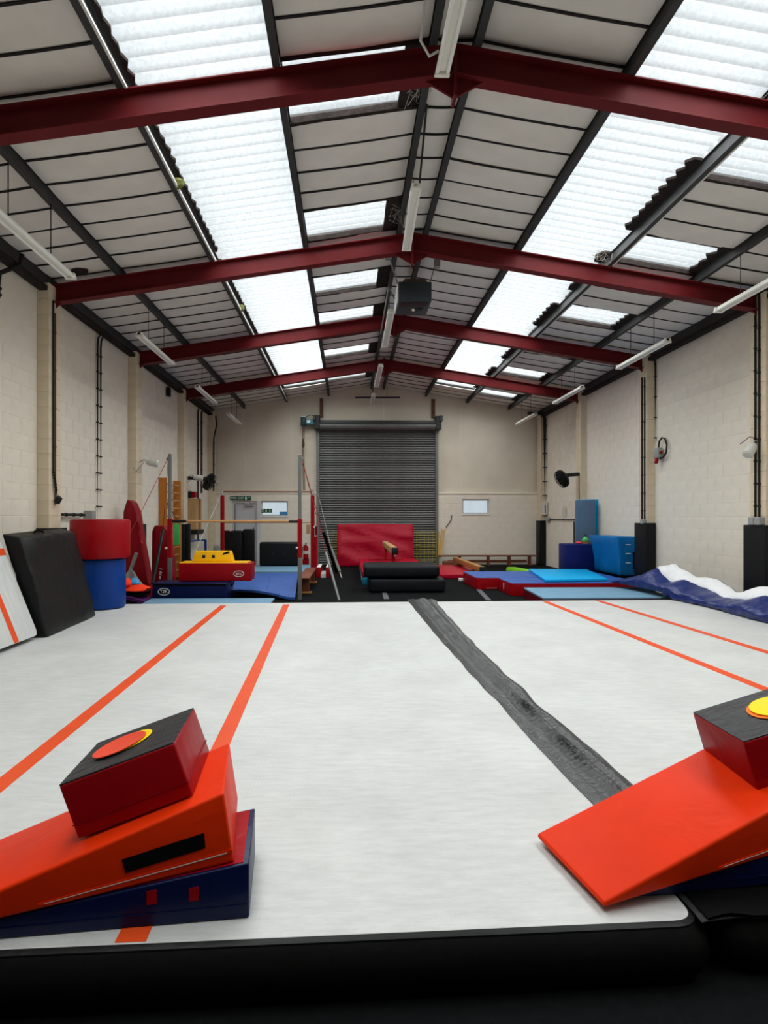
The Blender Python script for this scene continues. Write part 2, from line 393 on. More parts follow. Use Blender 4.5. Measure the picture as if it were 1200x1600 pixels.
def blocks_on(wall, x, sgn, y0, y1, z1):
    rot = -sgn * math.pi / 2 if False else (math.pi / 2 if sgn < 0 else -math.pi / 2)
    spots = []
    for c in range(int(z1 / COURSE)):
        y = y0 - (0 if c % 2 else BL / 2)
        while y < y1:
            a, b = max(y, y0), min(y + BL, y1)
            if b - a > 0.1: spots.append(((a + b) / 2, c * COURSE, b - a))
            y += BL
    def big(s):                            # how large it shows: near and in view
        px = CX + F * (x / s[0]); 
        return (0 if -20 < px < 1220 and s[1] > 0.3 else 100) + s[0]
    spots.sort(key=big)
    rest = []
    for k, (y, z, l) in enumerate(spots):
        if k < 298:
            o = put('block', block_me if l > 0.3 else half_me, (x + sgn * (0.0045 + random.uniform(0, .0015)), y, z + JOINT / 2), wall,
                    (random.uniform(-.004, .004), 0, rot + random.uniform(-.004, .004)))
            if l <= 0.3: o.scale = (l / (BL / 2), 1, 1)
            elif l < BL - .01: o.scale = (l / BL, 1, 1)
        else: rest.append((y, z, l))
    g = []
    for y, z, l in rest:
        v, f = block_geo(l - JOINT, COURSE - JOINT, 0.0045, .003)
        m = Matrix.Translation((x + sgn * .005, y, z + JOINT / 2)) @ Matrix.Rotation(rot, 4, 'Z'); g.append(([m @ p for p in v], f))
    if g: obj('blockwork', join(*g), 'block', wall, 0)['kind'] = 'stuff'
blocks_on(wall_left, XL, -1, 6.9, YB, 4.95)
blocks_on(wall_right, XR, 1, 8.2, YB, 4.95)

# ---- pilasters under the frames, one block per course
PD = 0.17
pil_me = mesh_of('pilaster_block', bevel(box(-PD / 2, PD / 2, -.18, .18, 0, COURSE - .004), 0.006, 1), 'pilaster', 0)
def pilaster(wall, x, sgn, y):
    xi = x - sgn * PD
    p = obj('pilaster', box(min(xi + sgn * .006, x + sgn * .05), max(xi + sgn * .006, x + sgn * .05), y - .174, y + .174, 0, 4.95), 'pilaster', wall)
    for c in range(22): put('block', pil_me, (x - sgn * PD / 2, y + random.uniform(-.001, .001), c * COURSE), p)
for y in FRAMES[2:]:
    pilaster(wall_left, XL, -1, y - .03); pilaster(wall_right, XR, 1, y - .03)
pilaster(wall_left, XL, -1, 19.75); pilaster(wall_right, XR, 1, 19.75)

# ---- end wall: rendered gable above, blockwork with ledge below
LEDGE = 2.36
def gable(y0, y1, z0):
    return prism([V(XL - .3, y0, z0), V(XR + .3, y0, z0), V(XR + .3, y0, zr(XR) + .2), V(CEN, y0, zr(CEN) + .2), V(XL - .3, y0, zr(XL) + .2)], (0, y1 - y0, 0))
wall_back = struct(obj('wall_back', gable(YB + .02, YB + .3, LEDGE), 'render', None, 0), 'rendered cream gable wall behind the roller shutter')
SX0, SX1 = CEN - 1.95, CEN + 1.95        # shutter opening
W1 = (onY(722, 780, YB).x, onY(764, 780, YB).x, onY(743, 803, YB).z, onY(743, 780, YB).z)      # right window
W2 = (onY(408, 783, YB).x, onY(450, 783, YB).x, onY(430, 806, YB).z, onY(430, 783, YB).z)      # left window
DX0, DX1, DZ = onY(363, 800, YB).x, onY(403, 800, YB).x, W2[3]
def holed(xs, zs, holes, y0, y1):         # wall of one thickness with openings
    bm = bmesh.new(); vs = {}
    def vert(x, z):
        if (x, z) not in vs: vs[(x, z)] = bm.verts.new((x, y0, z))
        return vs[(x, z)]
    for i in range(len(xs) - 1):
        for j in range(len(zs) - 1):
            cx, cz = (xs[i] + xs[i+1]) / 2, (zs[j] + zs[j+1]) / 2
            if any(h[0] < cx < h[1] and h[2] < cz < h[3] for h in holes): continue
            bm.faces.new((vert(xs[i], zs[j]), vert(xs[i+1], zs[j]), vert(xs[i+1], zs[j+1]), vert(xs[i], zs[j+1])))
    r_ = bmesh.ops.extrude_face_region(bm, geom=bm.faces[:])
    for e in r_['geom']:
        if isinstance(e, bmesh.types.BMVert): e.co.y = y1
    bmesh.ops.recalc_face_normals(bm, faces=bm.faces[:]); bm.verts.index_update()
    out = ([v.co.copy() for v in bm.verts], [tuple(v.index for v in f.verts) for f in bm.faces]); bm.free(); return out
holes = [(SX0 - .02, SX1 + .02, 0, LEDGE), W1, W2, (DX0, DX1, 0, DZ)]
xs = sorted({XL - .3, XR + .3, SX0 - .02, SX1 + .02, W1[0], W1[1], W2[0], W2[1], DX0, DX1})
zs = sorted({0, LEDGE, W1[2], W1[3], W2[2], W2[3]})
lower = obj('lower_wall', holed(xs, zs, holes, YB - .068, YB + .3), 'wall', wall_back, 0)
obj('ledge', bevel(box(XL, SX0 - .04, YB - .09, YB + .02, LEDGE - .03, LEDGE + .012), .008, 1), 'wall', wall_back)
obj('ledge', bevel(box(SX1 + .04, XR, YB - .09, YB + .02, LEDGE - .03, LEDGE + .012), .008, 1), 'wall', wall_back)
for c in range(10):
    x = XL - (0 if c % 2 else BL / 2)
    while x < XR:
        a, b = max(x, XL), min(x + BL, XR); z = c * COURSE
        segs = [(a, b)]
        for h in holes:
            if z + COURSE > h[2] + .02 and z < h[3] - .02:
                n2 = []
                for p, q in segs:
                    if q <= h[0] or p >= h[1]: n2.append((p, q)); continue
                    if p < h[0]: n2.append((p, h[0]))
                    if q > h[1]: n2.append((h[1], q))
                segs = n2
        for p, q in segs:
            if q - p > .06:
                o = put('block', block_me, ((p + q) / 2, YB - .068, z + JOINT / 2), wall_back, None, ((q - p - JOINT) / (BL - JOINT), 1, 1))
        x += BL
for px in (600, 455, 380, 720): # vertical board joints in the gable render
    x = onY(px, 700, YB).x
    obj('panel_joint', box(x - .008, x + .008, YB + .012, YB + .022, LEDGE + .02 if not SX0 < x < SX1 else 4.75, min(zr(x) - .1, 5.6)), 'wall', wall_back)
wall_rear = struct(obj('wall_rear', gable(YR - .3, YR, 0), 'render', None, 0), 'plain wall behind the viewpoint')

# ---- windows and door
def window(name, w, label):
    f = .045
    fr = join(box(w[0], w[1], YB + .0, YB + .06, w[2], w[2] + f), box(w[0], w[1], YB + .0, YB + .06, w[3] - f, w[3]),
              box(w[0], w[0] + f, YB + .0, YB + .06, w[2] + f, w[3] - f), box(w[1] - f, w[1], YB + .0, YB + .06, w[2] + f, w[3] - f))
    root = struct(bpy.data.objects.new(name, None), label); C.objects.link(root); WL[root.name] = V((w[0] + w[1]) / 2, YB, w[2]); root.location = WL[root.name]
    obj('window_frame', fr, 'door_frame', root, 0)
    obj('pane', box(w[0] + f, w[1] - f, YB + .025, YB + .033, w[2] + f, w[3] - f), 'pane_glass', root, 0)
    obj('window_sill', bevel(box(w[0] - .02, w[1] + .02, YB - .10, YB + .06, w[2] - .03, w[2]), .006, 1), 'white_paint', root)
    return root
window('window_1', W1, 'small white framed window low in the end wall, right of the roller shutter')
w2 = window('window_2', W2, 'small white framed window beside the fire exit door')
sg = onY(416, 798, YB + .015)
s2 = obj('window_sign', box(sg.x - .19, sg.x + .19, YB - .005, YB + .003, sg.z - .062, sg.z + .062), 'sign_green', w2, 0)
text('arrow', '\u2193', .13, V(sg.x + .12, YB - .007, sg.z), (1, 0, 0), (0, 0, 1), 'white_paint', s2)
text('lettering', 'FIRE\nEXIT', .05, V(sg.x - .12, YB - .007, sg.z), (1, 0, 0), (0, 0, 1), 'white_paint', s2)
obj('running_figure', join(box(sg.x - .02, sg.x + .02, YB - .008, YB - .004, sg.z - .04, sg.z + .02), box(sg.x - .012, sg.x + .012, YB - .008, YB - .004, sg.z + .026, sg.z + .045)), 'white_paint', s2, 0)
bp = onY(443, 801, YB)
obj('blue_sticker', box(bp.x - .13, bp.x + .12, YB - .006, YB + .002, bp.z - .08, bp.z + .03), 'blue_print', w2, 0)
door = struct(bpy.data.objects.new('door_1', None), 'pale grey fire exit door in the end wall'); C.objects.link(door)
WL[door.name] = V((DX0 + DX1) / 2, YB, 0); door.location = WL[door.name]
f = .07
obj('door_frame', join(box(DX0, DX1, YB - .03, YB + .06, DZ - f, DZ), box(DX0, DX0 + f, YB - .03, YB + .06, 0, DZ - f), box(DX1 - f, DX1, YB - .03, YB + .06, 0, DZ - f)), 'door_frame', door, 0)
leaf = obj('door_leaf', bevel(box(DX0 + f, DX1 - f, YB + .0, YB + .04, .01, DZ - f), .006, 1), 'door', door)
obj('push_bar', tube([V(DX0 + f + .05, YB - .06, 1.02), V(DX1 - f - .05, YB - .06, 1.02)], .018), 'steel', leaf)
obj('door_closer', join(box(DX1 - .42, DX1 - .16, YB - .06, YB, DZ - .17, DZ - .11), tube([V(DX1 - .3, YB - .05, DZ - .1), V(DX1 - .5, YB - .12, DZ - .05)], .01, 6)), 'grey_plastic', leaf)
obj('door_handle', tube([V(DX1 - f - .06, YB - .03, .85), V(DX1 - f - .06, YB - .06, .88), V(DX1 - f - .06, YB - .06, 1.2), V(DX1 - f - .06, YB - .03, 1.23)], .014), 'dark_steel', leaf)
obj('door_post', box(DX1 - .02, DX1 + .10, YB - .085, YB - .02, 0, DZ), 'door_frame', door, 0)
obj('hinge_bar', tube([V(DX0 + f + .02, YB - .03, .3), V(DX0 + f + .02, YB - .03, DZ - .1)], .02), 'steel', door)

# ---- roller shutter
sh = thing('roller_shutter', 'tall dark grey steel roller shutter in the end wall', 'shutter', (CEN, YB - .02, 0))
nsl = 58; shz = 4.52; ph = shz / nsl
prof = [(0, 0.0), (-.022, .10), (-.030, .32), (-.024, .55), (-.004, .76), (.008, .88), (0, 1.0)]
sl_g = grid([[V(x, dy, t * ph) for x in (-1.91, 1.91)] for dy, t in prof])
sl_me = mesh_of('slat', sl_g, 'slat', 60)
for k in range(nsl): put('slat', sl_me, (CEN, YB - .03, k * ph), sh)
for s in (-1, 1):
    x = CEN + s * 1.95
    obj('guide_rail', bevel(box(x - .05, x + .05, YB - .12, YB + .02, 0, 4.55), .008, 1), 'galv', sh)
    obj('end_bracket', bevel(box(x + s * .02 - .09, x + s * .02 + .09, YB - .36, YB + .02, 4.42, 4.86), .01, 1), 'black_plastic', sh)
    obj('bracket_plate', bevel(box(x + s * .1 - .05, x + s * .1 + .05, YB - .4, YB - .1, 4.68, 4.86), .01, 1), 'dark_steel', sh)
obj('barrel_roll', lathe([(.05, 0), (.15, .002), (.15, 3.8), (.05, 3.802)], V(CEN - 1.9, YB - .19, 4.55), (1, 0, 0), 24), 'slat', sh)
obj('barrel_hood', bevel(box(CEN - 1.88, CEN + 1.88, YB - .35, YB + .01, 4.57, 4.71), .02, 2), 'dark_steel', sh)
for s in (-1, 1):
    x = CEN + s * 1.84
    single('gable_post', box(x - .055, x + .055, YB - .08, YB + .015, 4.86, zr(x) - .06), 'rust', 'rusty steel post above the ' + ('left' if s < 0 else 'right') + ' end of the roller shutter', 'post')
mt = thing('shutter_motor', 'teal shutter motor with hanging chain at the top left of the shutter', 'motor', onY(483, 666, YB - .2))
p = onY(486, 659, YB - .2)
obj('motor_body', bevel(box(p.x - .16, p.x + .22, p.y - .1, p.y + .1, p.z - .1, p.z + .07), .02, 2), 'teal_motor', mt)
obj('control_box', bevel(box(p.x - .33, p.x - .16, p.y - .11, p.y + .11, p.z - .14, p.z + .14), .02, 2), 'teal_dark', mt)
obj('rating_plate', box(p.x - .13, p.x - .02, p.y - .106, p.y - .1, p.z - .05, p.z + .04), 'white_paint', mt, 0)
obj('lamp_cap', bevel(box(p.x - .31, p.x - .18, p.y - .10, p.y + .05, p.z + .14, p.z + .17), .01, 1), 'white_paint', mt)
obj('cable', tube([V(p.x - .2, p.y, p.z + .13), V(p.x - .05, p.y, p.z + .22), V(p.x + .1, p.y, p.z + .2), V(p.x + .26, p.y, p.z + .1)], .012, 6), 'cable', mt)
obj('chain', tube([V(p.x - .27, p.y, p.z - .14), V(p.x - .28, p.y, p.z - .9), V(p.x - .25, p.y + .1, 2.45)], .013, 6), 'rust', mt)
obj('chain', tube([V(p.x - .22, p.y, p.z - .14), V(p.x - .24, p.y, p.z - .9), V(p.x - .21, p.y + .1, 2.45)], .011, 6), 'rust', mt)
obj('chain_bundle', lathe([(.01, 0), (.035, .05), (.045, .15), (.02, .25), (.01, .3)], V(p.x - .25, p.y, p.z - .85), n=10), 'rust', mt)

# ---- roof: dark sheeting, white lining boards, black joint strips, corrugated roof lights
def cols():
    for s in (-1, 1):
        for i in range(4): yield s, D[i], D[i + 1]
def is_sky(s, i, r_):
    if i == 1: return SKY0 <= r_ < SKY1
    if s < 0 and i == 0: return any(a <= r_ < b for a, b in PATCH_L)
    if s > 0 and i == 2: return any(a <= r_ < b for a, b in PATCH_R)
    return False
ROWS_A, ROWS_B = row(YR) - 1, row(YB) + 1
bm = bmesh.new(); vs = {}
xsr = [CEN - d for d in (5.75, D[4], D[3], D[2], D[1], D[0])] + [CEN] + [CEN + d for d in (D[0], D[1], D[2], D[3], D[4], 5.75)]
def vat(i, r_):
    if (i, r_) not in vs: vs[(i, r_)] = bm.verts.new((xsr[i], rowy(r_), zr(xsr[i]) + .22))
    return vs[(i, r_)]
colinfo = {1: (-1, 3), 2: (-1, 2), 3: (-1, 1), 4: (-1, 0), 7: (1, 0), 8: (1, 1), 9: (1, 2), 10: (1, 3)}
for i in range(len(xsr) - 1):
    for r_ in range(ROWS_A - 1, ROWS_B):
        if i in colinfo and is_sky(colinfo[i][0], colinfo[i][1], r_): continue
        bm.faces.new((vat(i, r_), vat(i + 1, r_), vat(i + 1, r_ + 1), vat(i, r_ + 1)))
me = bpy.data.meshes.new('ceiling'); bm.to_mesh(me); bm.free(); me.materials.append(MATS['roof'])
ceiling = bpy.data.objects.new('ceiling', me); C.objects.link(ceiling); WL['ceiling'] = V(0, 0, 0); struct(ceiling, 'pitched roof lined with white boards and corrugated roof lights')
sm = ceiling.modifiers.new('sheet', 'SOLIDIFY'); sm.thickness = .012
def board_mesh(w, l):
    nx, ny = 6, 2; pts = []
    for j in range(ny + 1):
        r_ = []
        for i in range(nx + 1):
            u, t = i / nx * 2 - 1, j / ny * 2 - 1
            r_.append(V(u * w / 2, t * l / 2, -.010 * (1 - u * u) - .008 * (1 - t * t) + .012))
        pts.append(r_)
    return mesh_of('board', thick(pts, (0, 0, .014)), 'board', 50)
def strip_mesh(w):
    pts = []
    for t in (-1, 1):
        pts.append([V(u / 3 * w / 2 - 0, t * .013, -.010 * (1 - (u / 3) ** 2) + .006) for u in range(-3, 4)])
    return mesh_of('joint_strip', thick(pts, (0, 0, .01)), 'strip', 50)
BOARD_Z = .115
NEAR = ROWS_A
for s, d0, d1 in list(cols()) + [(0, -.2, .2)]:
    i = D.index(d0) if s else -1
    w = d1 - d0 - .05; x = CEN + s * (d0 + d1) / 2; tilt = s * math.atan(SL)
    bme, sme = board_mesh(w, PITCH - .004), strip_mesh(w)
    z = (zr(x) if s else zr(CEN + .2)) + BOARD_Z
    for r_ in range(NEAR, ROWS_B):
        if s and is_sky(s, i, r_): continue
        y = rowy(r_) + PITCH / 2
        if y > YB: continue
        put('board', bme, (x, y, z + random.uniform(-.006, .006)), ceiling, (random.uniform(-.012, .012), tilt, 0))
        if not (s and is_sky(s, i, r_ - 1)): put('joint_strip', sme, (x, rowy(r_), z - .008), ceiling, (0, tilt, random.uniform(-.006, .006)))
# roof light sheets
WAVE = PITCH * 2 / 5
def sheet_mesh(w, l):
    n = int(round(l / WAVE)) * 8; pts = []
    for k in range(n + 1):
        y = -l / 2 + l * k / n; z = .032 * math.cos(2 * math.pi * y / WAVE); pts.append([V(-w / 2, y, z), V(0, y, z), V(w / 2, y, z)])
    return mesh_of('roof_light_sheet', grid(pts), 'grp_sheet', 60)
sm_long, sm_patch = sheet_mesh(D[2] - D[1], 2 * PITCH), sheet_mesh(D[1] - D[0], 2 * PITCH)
def lay_sheet(me, s, d0, d1, r0):
    x = CEN + s * (d0 + d1) / 2
    put('roof_light_sheet', me, (x, rowy(r0) + PITCH, zr(x) + .2 + random.uniform(0, .006)), ceiling, (random.uniform(-.004, .004), s * math.atan(SL), 0))
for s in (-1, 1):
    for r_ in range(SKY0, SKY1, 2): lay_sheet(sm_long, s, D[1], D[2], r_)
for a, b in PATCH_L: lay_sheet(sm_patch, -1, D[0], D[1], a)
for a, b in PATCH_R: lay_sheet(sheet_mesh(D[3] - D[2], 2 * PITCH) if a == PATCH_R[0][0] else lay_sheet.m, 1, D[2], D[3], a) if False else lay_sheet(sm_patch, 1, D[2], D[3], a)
# timber/foam edge closers round the roof lights
def closer(s, d, y0, y1, w, seed):            # scalloped dark filler lying along a purlin, teeth towards the ridge
    rnd = random.Random(seed); n = max(2, int((y1 - y0) / WAVE) * 2); inner, outer = [], []
    for k in range(n + 1):
        y = y0 + (y1 - y0) * k / n; dd = d - (w if k % 2 else w * .62) * rnd.uniform(.85, 1.1)
        xa, xb = CEN + s * dd, CEN + s * d
        inner.append(V(xa, y, zr(xa) + .15)); outer.append(V(xb, y, zr(xb) + .15))
    obj('edge_filler', thick([inner, outer], (0, 0, .03)), 'filler', ceiling, 0)
for y0, y1, w in ((6.6, 8.25, .16), (8.95, 9.3, .16), (10.1, 10.45, .14), (11.15, 12.4, .16), (13.6, 15.0, .14), (15.9, 16.8, .14), (17.3, 18.4, .12)): closer(1, D[2] - .02, y0, y1, w, int(y0 * 10))
closer(-1, D[2] - .02, -0.8, 9.1, .07, 3); closer(-1, D[2] - .02, 9.4, 18.5, .06, 4)
for a, b in PATCH_R: closer(1, D[3] - .02, rowy(a), rowy(b), .16, a)
for a, b in PATCH_L:                            # dark end gap beside the ridge and upstand below the patch
    x0, x1 = CEN - D[0] - .02, CEN - D[0] - .24
    obj('edge_filler', rough(subdiv(hexa([V(x1, rowy(a), zr(x1) + .13), V(x0, rowy(a), zr(x0) + .13), V(x0, rowy(b), zr(x0) + .13), V(x1, rowy(b), zr(x1) + .13),
        V(x1, rowy(a), zr(x1) + .17), V(x0, rowy(a), zr(x0) + .17), V(x0, rowy(b), zr(x0) + .17), V(x1, rowy(b), zr(x1) + .17)]), 2), .015, 9), 'filler', ceiling, 0)
def upstand(s, d0, d1, y):
    xa, xb = CEN + s * (d0 + .03), CEN + s * (d1 - .03)
    obj('upstand', rough(subdiv(hexa([V(xa, y - .02, zr(xa) + .115), V(xb, y - .02, zr(xb) + .115), V(xb, y + .03, zr(xb) + .115), V(xa, y + .03, zr(xa) + .115),
        V(xa, y - .02, zr(xa) + .2), V(xb, y - .02, zr(xb) + .2), V(xb, y + .03, zr(xb) + .2), V(xa, y + .03, zr(xa) + .2)]), 3), .012, 6), 'filler', ceiling, 0)
for a, b in PATCH_L: upstand(-1, D[0], D[1], rowy(b)); upstand(-1, D[0], D[1], rowy(a))
for a, b in PATCH_R: upstand(1, D[2], D[3], rowy(b)); upstand(1, D[2], D[3], rowy(a))

# ---- purlins
PNAMES = ['beside the ridge', 'above the long roof light', 'below the long roof light', 'second up from the eaves', 'at the eaves']
for s in (-1, 1):
    for i, d in enumerate(D):
        x = CEN + s * d; t = .035 if i < 4 else .05; z0, z1 = zr(x) + .005, zr(x) + .155
        if i == 4: z0, z1 = 4.90, 5.13
        side = 'left' if s < 0 else 'right'
        r_ = thing('purlin', f'dark steel purlin {PNAMES[i]}, {side} roof slope', 'purlin', (x, 7, z0), 'roof purlins')
        obj('web', box(x - .012, x + .012, YR, YB + .02, z0, z1), 'purlin', r_, 0)
        fl = 'purlin_highlight' if i == 2 else 'purlin'
        obj('bottom_flange', box(x - t, x + t, YR, YB + .02, z0 - .006, z0 + .012), 'purlin', r_, 0)
        obj('top_flange', box(x - t, x + t, YR, YB + .02, z1 - .008, z1), 'purlin', r_, 0)
        if i == 2:
            xx = x + .045
            obj('flange_highlight', box(xx - .012, xx + .012, YR, YB - .3, z0 - .008, z0 + .014), 'purlin_highlight', r_, 0)  # pale strip that paints the highlight along the lower flange
        if i == 4:
            obj('eaves_gutter', rough(subdiv(box(x - s * .01 - .06, x - s * .01 + .06, 3, YB - .02, 4.83, 4.90), 3), .012, 3, s), 'filler', r_, 0)

# ---- portal frames
FRN = ['nearest the camera in view', 'second from the camera in view', 'second from the end wall', 'nearest the end wall']
for k, y in enumerate(FRAMES):
    if y < 1: continue
    vis = k - 3
    lab = 'dark red steel roof frame ' + (FRN[vis] if vis >= 0 else 'above the viewpoint')
    fr = thing('roof_frame', lab, 'beam', (CEN, y, 4.6), 'red steel portal frames')
    DEP, FW_, TW, TF = .265, .075, .006, .012
    pr = [(-FW_, 0), (FW_, 0), (FW_, -TF), (TW, -TF), (TW, -DEP + TF), (FW_, -DEP + TF), (FW_, -DEP), (-FW_, -DEP), (-FW_, -DEP + TF), (-TW, -DEP + TF), (-TW, -TF), (-FW_, -TF)]
    for s in (-1, 1):
        x1 = CEN + s * (HALF - PD + .01)
        a = [V(CEN, y + p, zr(CEN) + q) for p, q in pr]; b = [V(x1, y + p, zr(x1) + q) for p, q in pr]; n = len(pr)
        obj('rafter', (a + b, [tuple(range(n)), tuple(range(2 * n - 1, n - 1, -1))] + [(i, (i + 1) % n, n + (i + 1) % n, n + i) for i in range(n)]), 'red_steel', fr, 0)
        zb = zr(x1) - DEP
        obj('haunch', join(prism([V(x1, y - .012, zb + .01), V(x1, y - .012, zb - .075), V(x1 - s * .10, y - .012, zb + .03)], (0, .024, 0)),
            box(min(x1, x1 + s * .02), max(x1, x1 + s * .02), y - .07, y + .07, zb - .07, zr(x1))), 'red_steel', fr, 0)
    zb = zr(CEN) - DEP
    obj('gusset_plate', prism([V(CEN - .27, y - .012, zb - .035), V(CEN, y - .012, zb - .19), V(CEN + .27, y - .012, zb - .035), V(CEN, y - .012, zb + .02)], (0, .024, 0)), 'red_steel', fr, 0)
    obj('apex_plate', box(CEN - .014, CEN + .014, y - .085, y + .085, zb - .21, zr(CEN) + .03), 'red_steel', fr, 0)

# ================================================================== AIR TRACKS
TZ = 0.20
def rounded(poly, r, n=6):
    out = []; m = len(poly)
    for i in range(m):
        p, a, b = poly[i], poly[i - 1], poly[(i + 1) % m]; d1 = (a - p).normalized(); d2 = (b - p).normalized()
        for k in range(n + 1):
            t = k / n; q0 = p + d1 * r; q1 = p + d2 * r
            out.append(q0.lerp(p, t).lerp(p.lerp(q1, t), t))
    return out
def inset(poly, d):
    c = sum(poly, V(0, 0, 0)) / len(poly); out = []
    m = len(poly)
    for i in range(m):
        t = (poly[(i + 1) % m] - poly[i - 1]).normalized(); nrm = V(-t.y, t.x, 0); out.append(poly[i] + nrm * d)
    return out
def loft(rings, z):
    v, f = [], []; n = len(rings[0])
    for r_, h in zip(rings, z): v += [V(p.x, p.y, h) for p in r_]
    for i in range(len(rings) - 1):
        for k in range(n): f.append((i * n + k, i * n + (k + 1) % n, (i + 1) * n + (k + 1) % n, (i + 1) * n + k))
    f.append(tuple(range((len(rings) - 1) * n, len(rings) * n))); f.append(tuple(range(n - 1, -1, -1)))
    return v, f
def track(label, quad):
    t = thing('air_track', label, 'air track', sum(quad, V(0, 0, 0)) / 4 * 1 + V(0, 0, -TZ))
    o = rounded(quad, .09)
    obj('side_skirt', loft([inset(o, .05), inset(o, -.03), inset(o, -.055), inset(o, -.045), inset(o, -.008), inset(o, .0)], [0, .03, .09, .145, .188, TZ - .004]), 'skirt', t, 60)
    obj('edge_band', loft([inset(o, -.012), inset(o, -.010), inset(o, .006)], [TZ - .034, TZ - .008, TZ - .001]), 'black', t, 50)
    obj('top_surface', loft([inset(o, .006), inset(o, .012)], [TZ - .003, TZ]), 'track_white', t, 0)
    return t
na, nb = onz(0, 1487, TZ), onz(1080, 1440, TZ); sl_n = (nb.y - na.y) / (nb.x - na.x)
def near(x): return V(x, na.y + sl_n * (x - na.x), TZ)
fa, fb = onz(230, 943.5, TZ), onz(1040, 937, TZ); sl_f = (fb.y - fa.y) / (fb.x - fa.x)
def far(x): return V(x, fa.y + sl_f * (x - fa.x), TZ)
track_l = track('white air track with black edge, left of the black seam strip', [near(-3.8), near(nb.x + .035), far(1.135), far(-3.98)])
track_r = track('white air track right of the black seam, under the blue bundle', [near(nb.x + .15) + V(0, .03, 0), near(5.98) + V(0, .03, 0), far(5.9), far(1.23)])
def stripe(tr, p, q, w=.098):
    p, q = Vector(p), Vector(q); d = (q - p).normalized(); s = V(d.y, -d.x, 0) * w / 2; p.z = q.z = TZ
    obj('orange_stripe', slab4(p - s, p + s, q + s, q - s, .0018), 'stripe', tr, 0)
def along(p, q, y): t = (y - p.y) / (q.y - p.y); return p.lerp(q, t)
def lane(tr, a, b, y0, y1):
    p, q = onz(*a, TZ), onz(*b, TZ); stripe(tr, along(p, q, y0), along(p, q, y1))
lane(track_l, (447, 945), (201, 1478), 1.955, 9.50)
lane(track_l, (348, 947), (0, 1227), 2.0, 9.40)
lane(track_r, (851, 939.5), (1200, 1078.5), 2.6, 9.72)
lane(track_r, (936, 939), (1200, 1019.5), 3.0, 9.78)
# puckered velcro strip that joins the two tracks
Lp = [onz(*p, TZ) for p in ((636, 937), (640, 942), (675, 985), (725, 1042), (775, 1094), (815, 1141), (870, 1200), (925, 1256))] + [V(1.165, 2.45, TZ), V(1.17, 1.99, TZ)]
Rp = [onz(*p, TZ) for p in ((682, 938), (684, 944), (742, 1008), (799, 1061), (850, 1109), (900, 1150), (950, 1194), (990, 1227))] + [V(1.46, 2.45, TZ), V(1.47, 2.03, TZ)]
def walk(pl, t):
    L_ = [0]
    for i in range(1, len(pl)): L_.append(L_[-1] + (pl[i] - pl[i - 1]).length)
    s = t * L_[-1]
    for i in range(1, len(pl)):
        if s <= L_[i] + 1e-6: return pl[i - 1].lerp(pl[i], (s - L_[i - 1]) / max(L_[i] - L_[i - 1], 1e-6))
    return pl[-1]
rows_ = []
for k in range(820):
    t = k / 819; a, b = walk(Lp, t), walk(Rp, t); r_ = []
    for j in range(15):
        u = j / 14; p = a.lerp(b, u); yy = p.y
        ridge = .034 * math.exp(-((u - .54) / .10) ** 2) + .018 * math.exp(-((u - .82) / .06) ** 2) + .012 * math.exp(-((u - .2) / .05) ** 2) + .010 * math.exp(-((u - .34) / .03) ** 2)
        puck = .020 * (.4 + abs(noise.noise(V(yy * 1.3, 4, 0))) * 2) * math.sin(yy * 135 + u * 9 + 5 * noise.noise(V(yy * 3, 0, 0))) * math.exp(-((u - .5) / .16) ** 2) + .005 * math.sin(yy * 160 + u * 6) * math.exp(-((u - .82) / .12) ** 2)
        wav = .010 * noise.noise(V(yy * 3.1, u * 3, 5)) + .008 * noise.noise(V(yy * 9, u * 6, 2))
        edge = .022 * noise.noise(V(yy * 2.2, 9 if u > .5 else 3, 0)) * (1 if u in (0, 1) else abs(2 * u - 1))
        flat = min(1, max(0, (yy - 2.6) / .35)); ridge *= flat; puck *= flat; wav *= flat
        p = V(p.x + edge, p.y, TZ + .006 + max(0, ridge * (.8 + .5 * noise.noise(V(yy * 2, 1, 1))) + puck + abs(wav) * .8))
        if j in (0, 14): p.z = TZ + .003 + max(0, .012 * noise.noise(V(yy * 2.5, u * 7, 0)))
        r_.append(p)
    rows_.append(r_)
seam = single('seam_strip', thick(rows_, (0, 0, -.003)), 'velcro', 'puckered black strip running lengthways between the two white air tracks', 'strip', None, 60)
rows_ = []
for i in range(9):
    r_ = []
    for j in range(40):
        x = 1.20 + j * .03; y0 = near(x).y - .005 + .02 * noise.noise(V(x * 9, 0, 0)); t = i / 8
        y = y0 * (1 - t) + (y0 + .24) * t
        r_.append(V(x, y, TZ + .006 + .010 * max(0, noise.noise(V(x * 7, y * 9, 2))) + .010 * (1 - t) * (1 + noise.noise(V(x * 5, 0, 4)))))
    rows_.append(r_)
single('edge_flap', thick(rows_, (0, 0, -.003)), 'skirt', 'loose ragged black flap at the near end of the right air track', 'flap', None, 60)

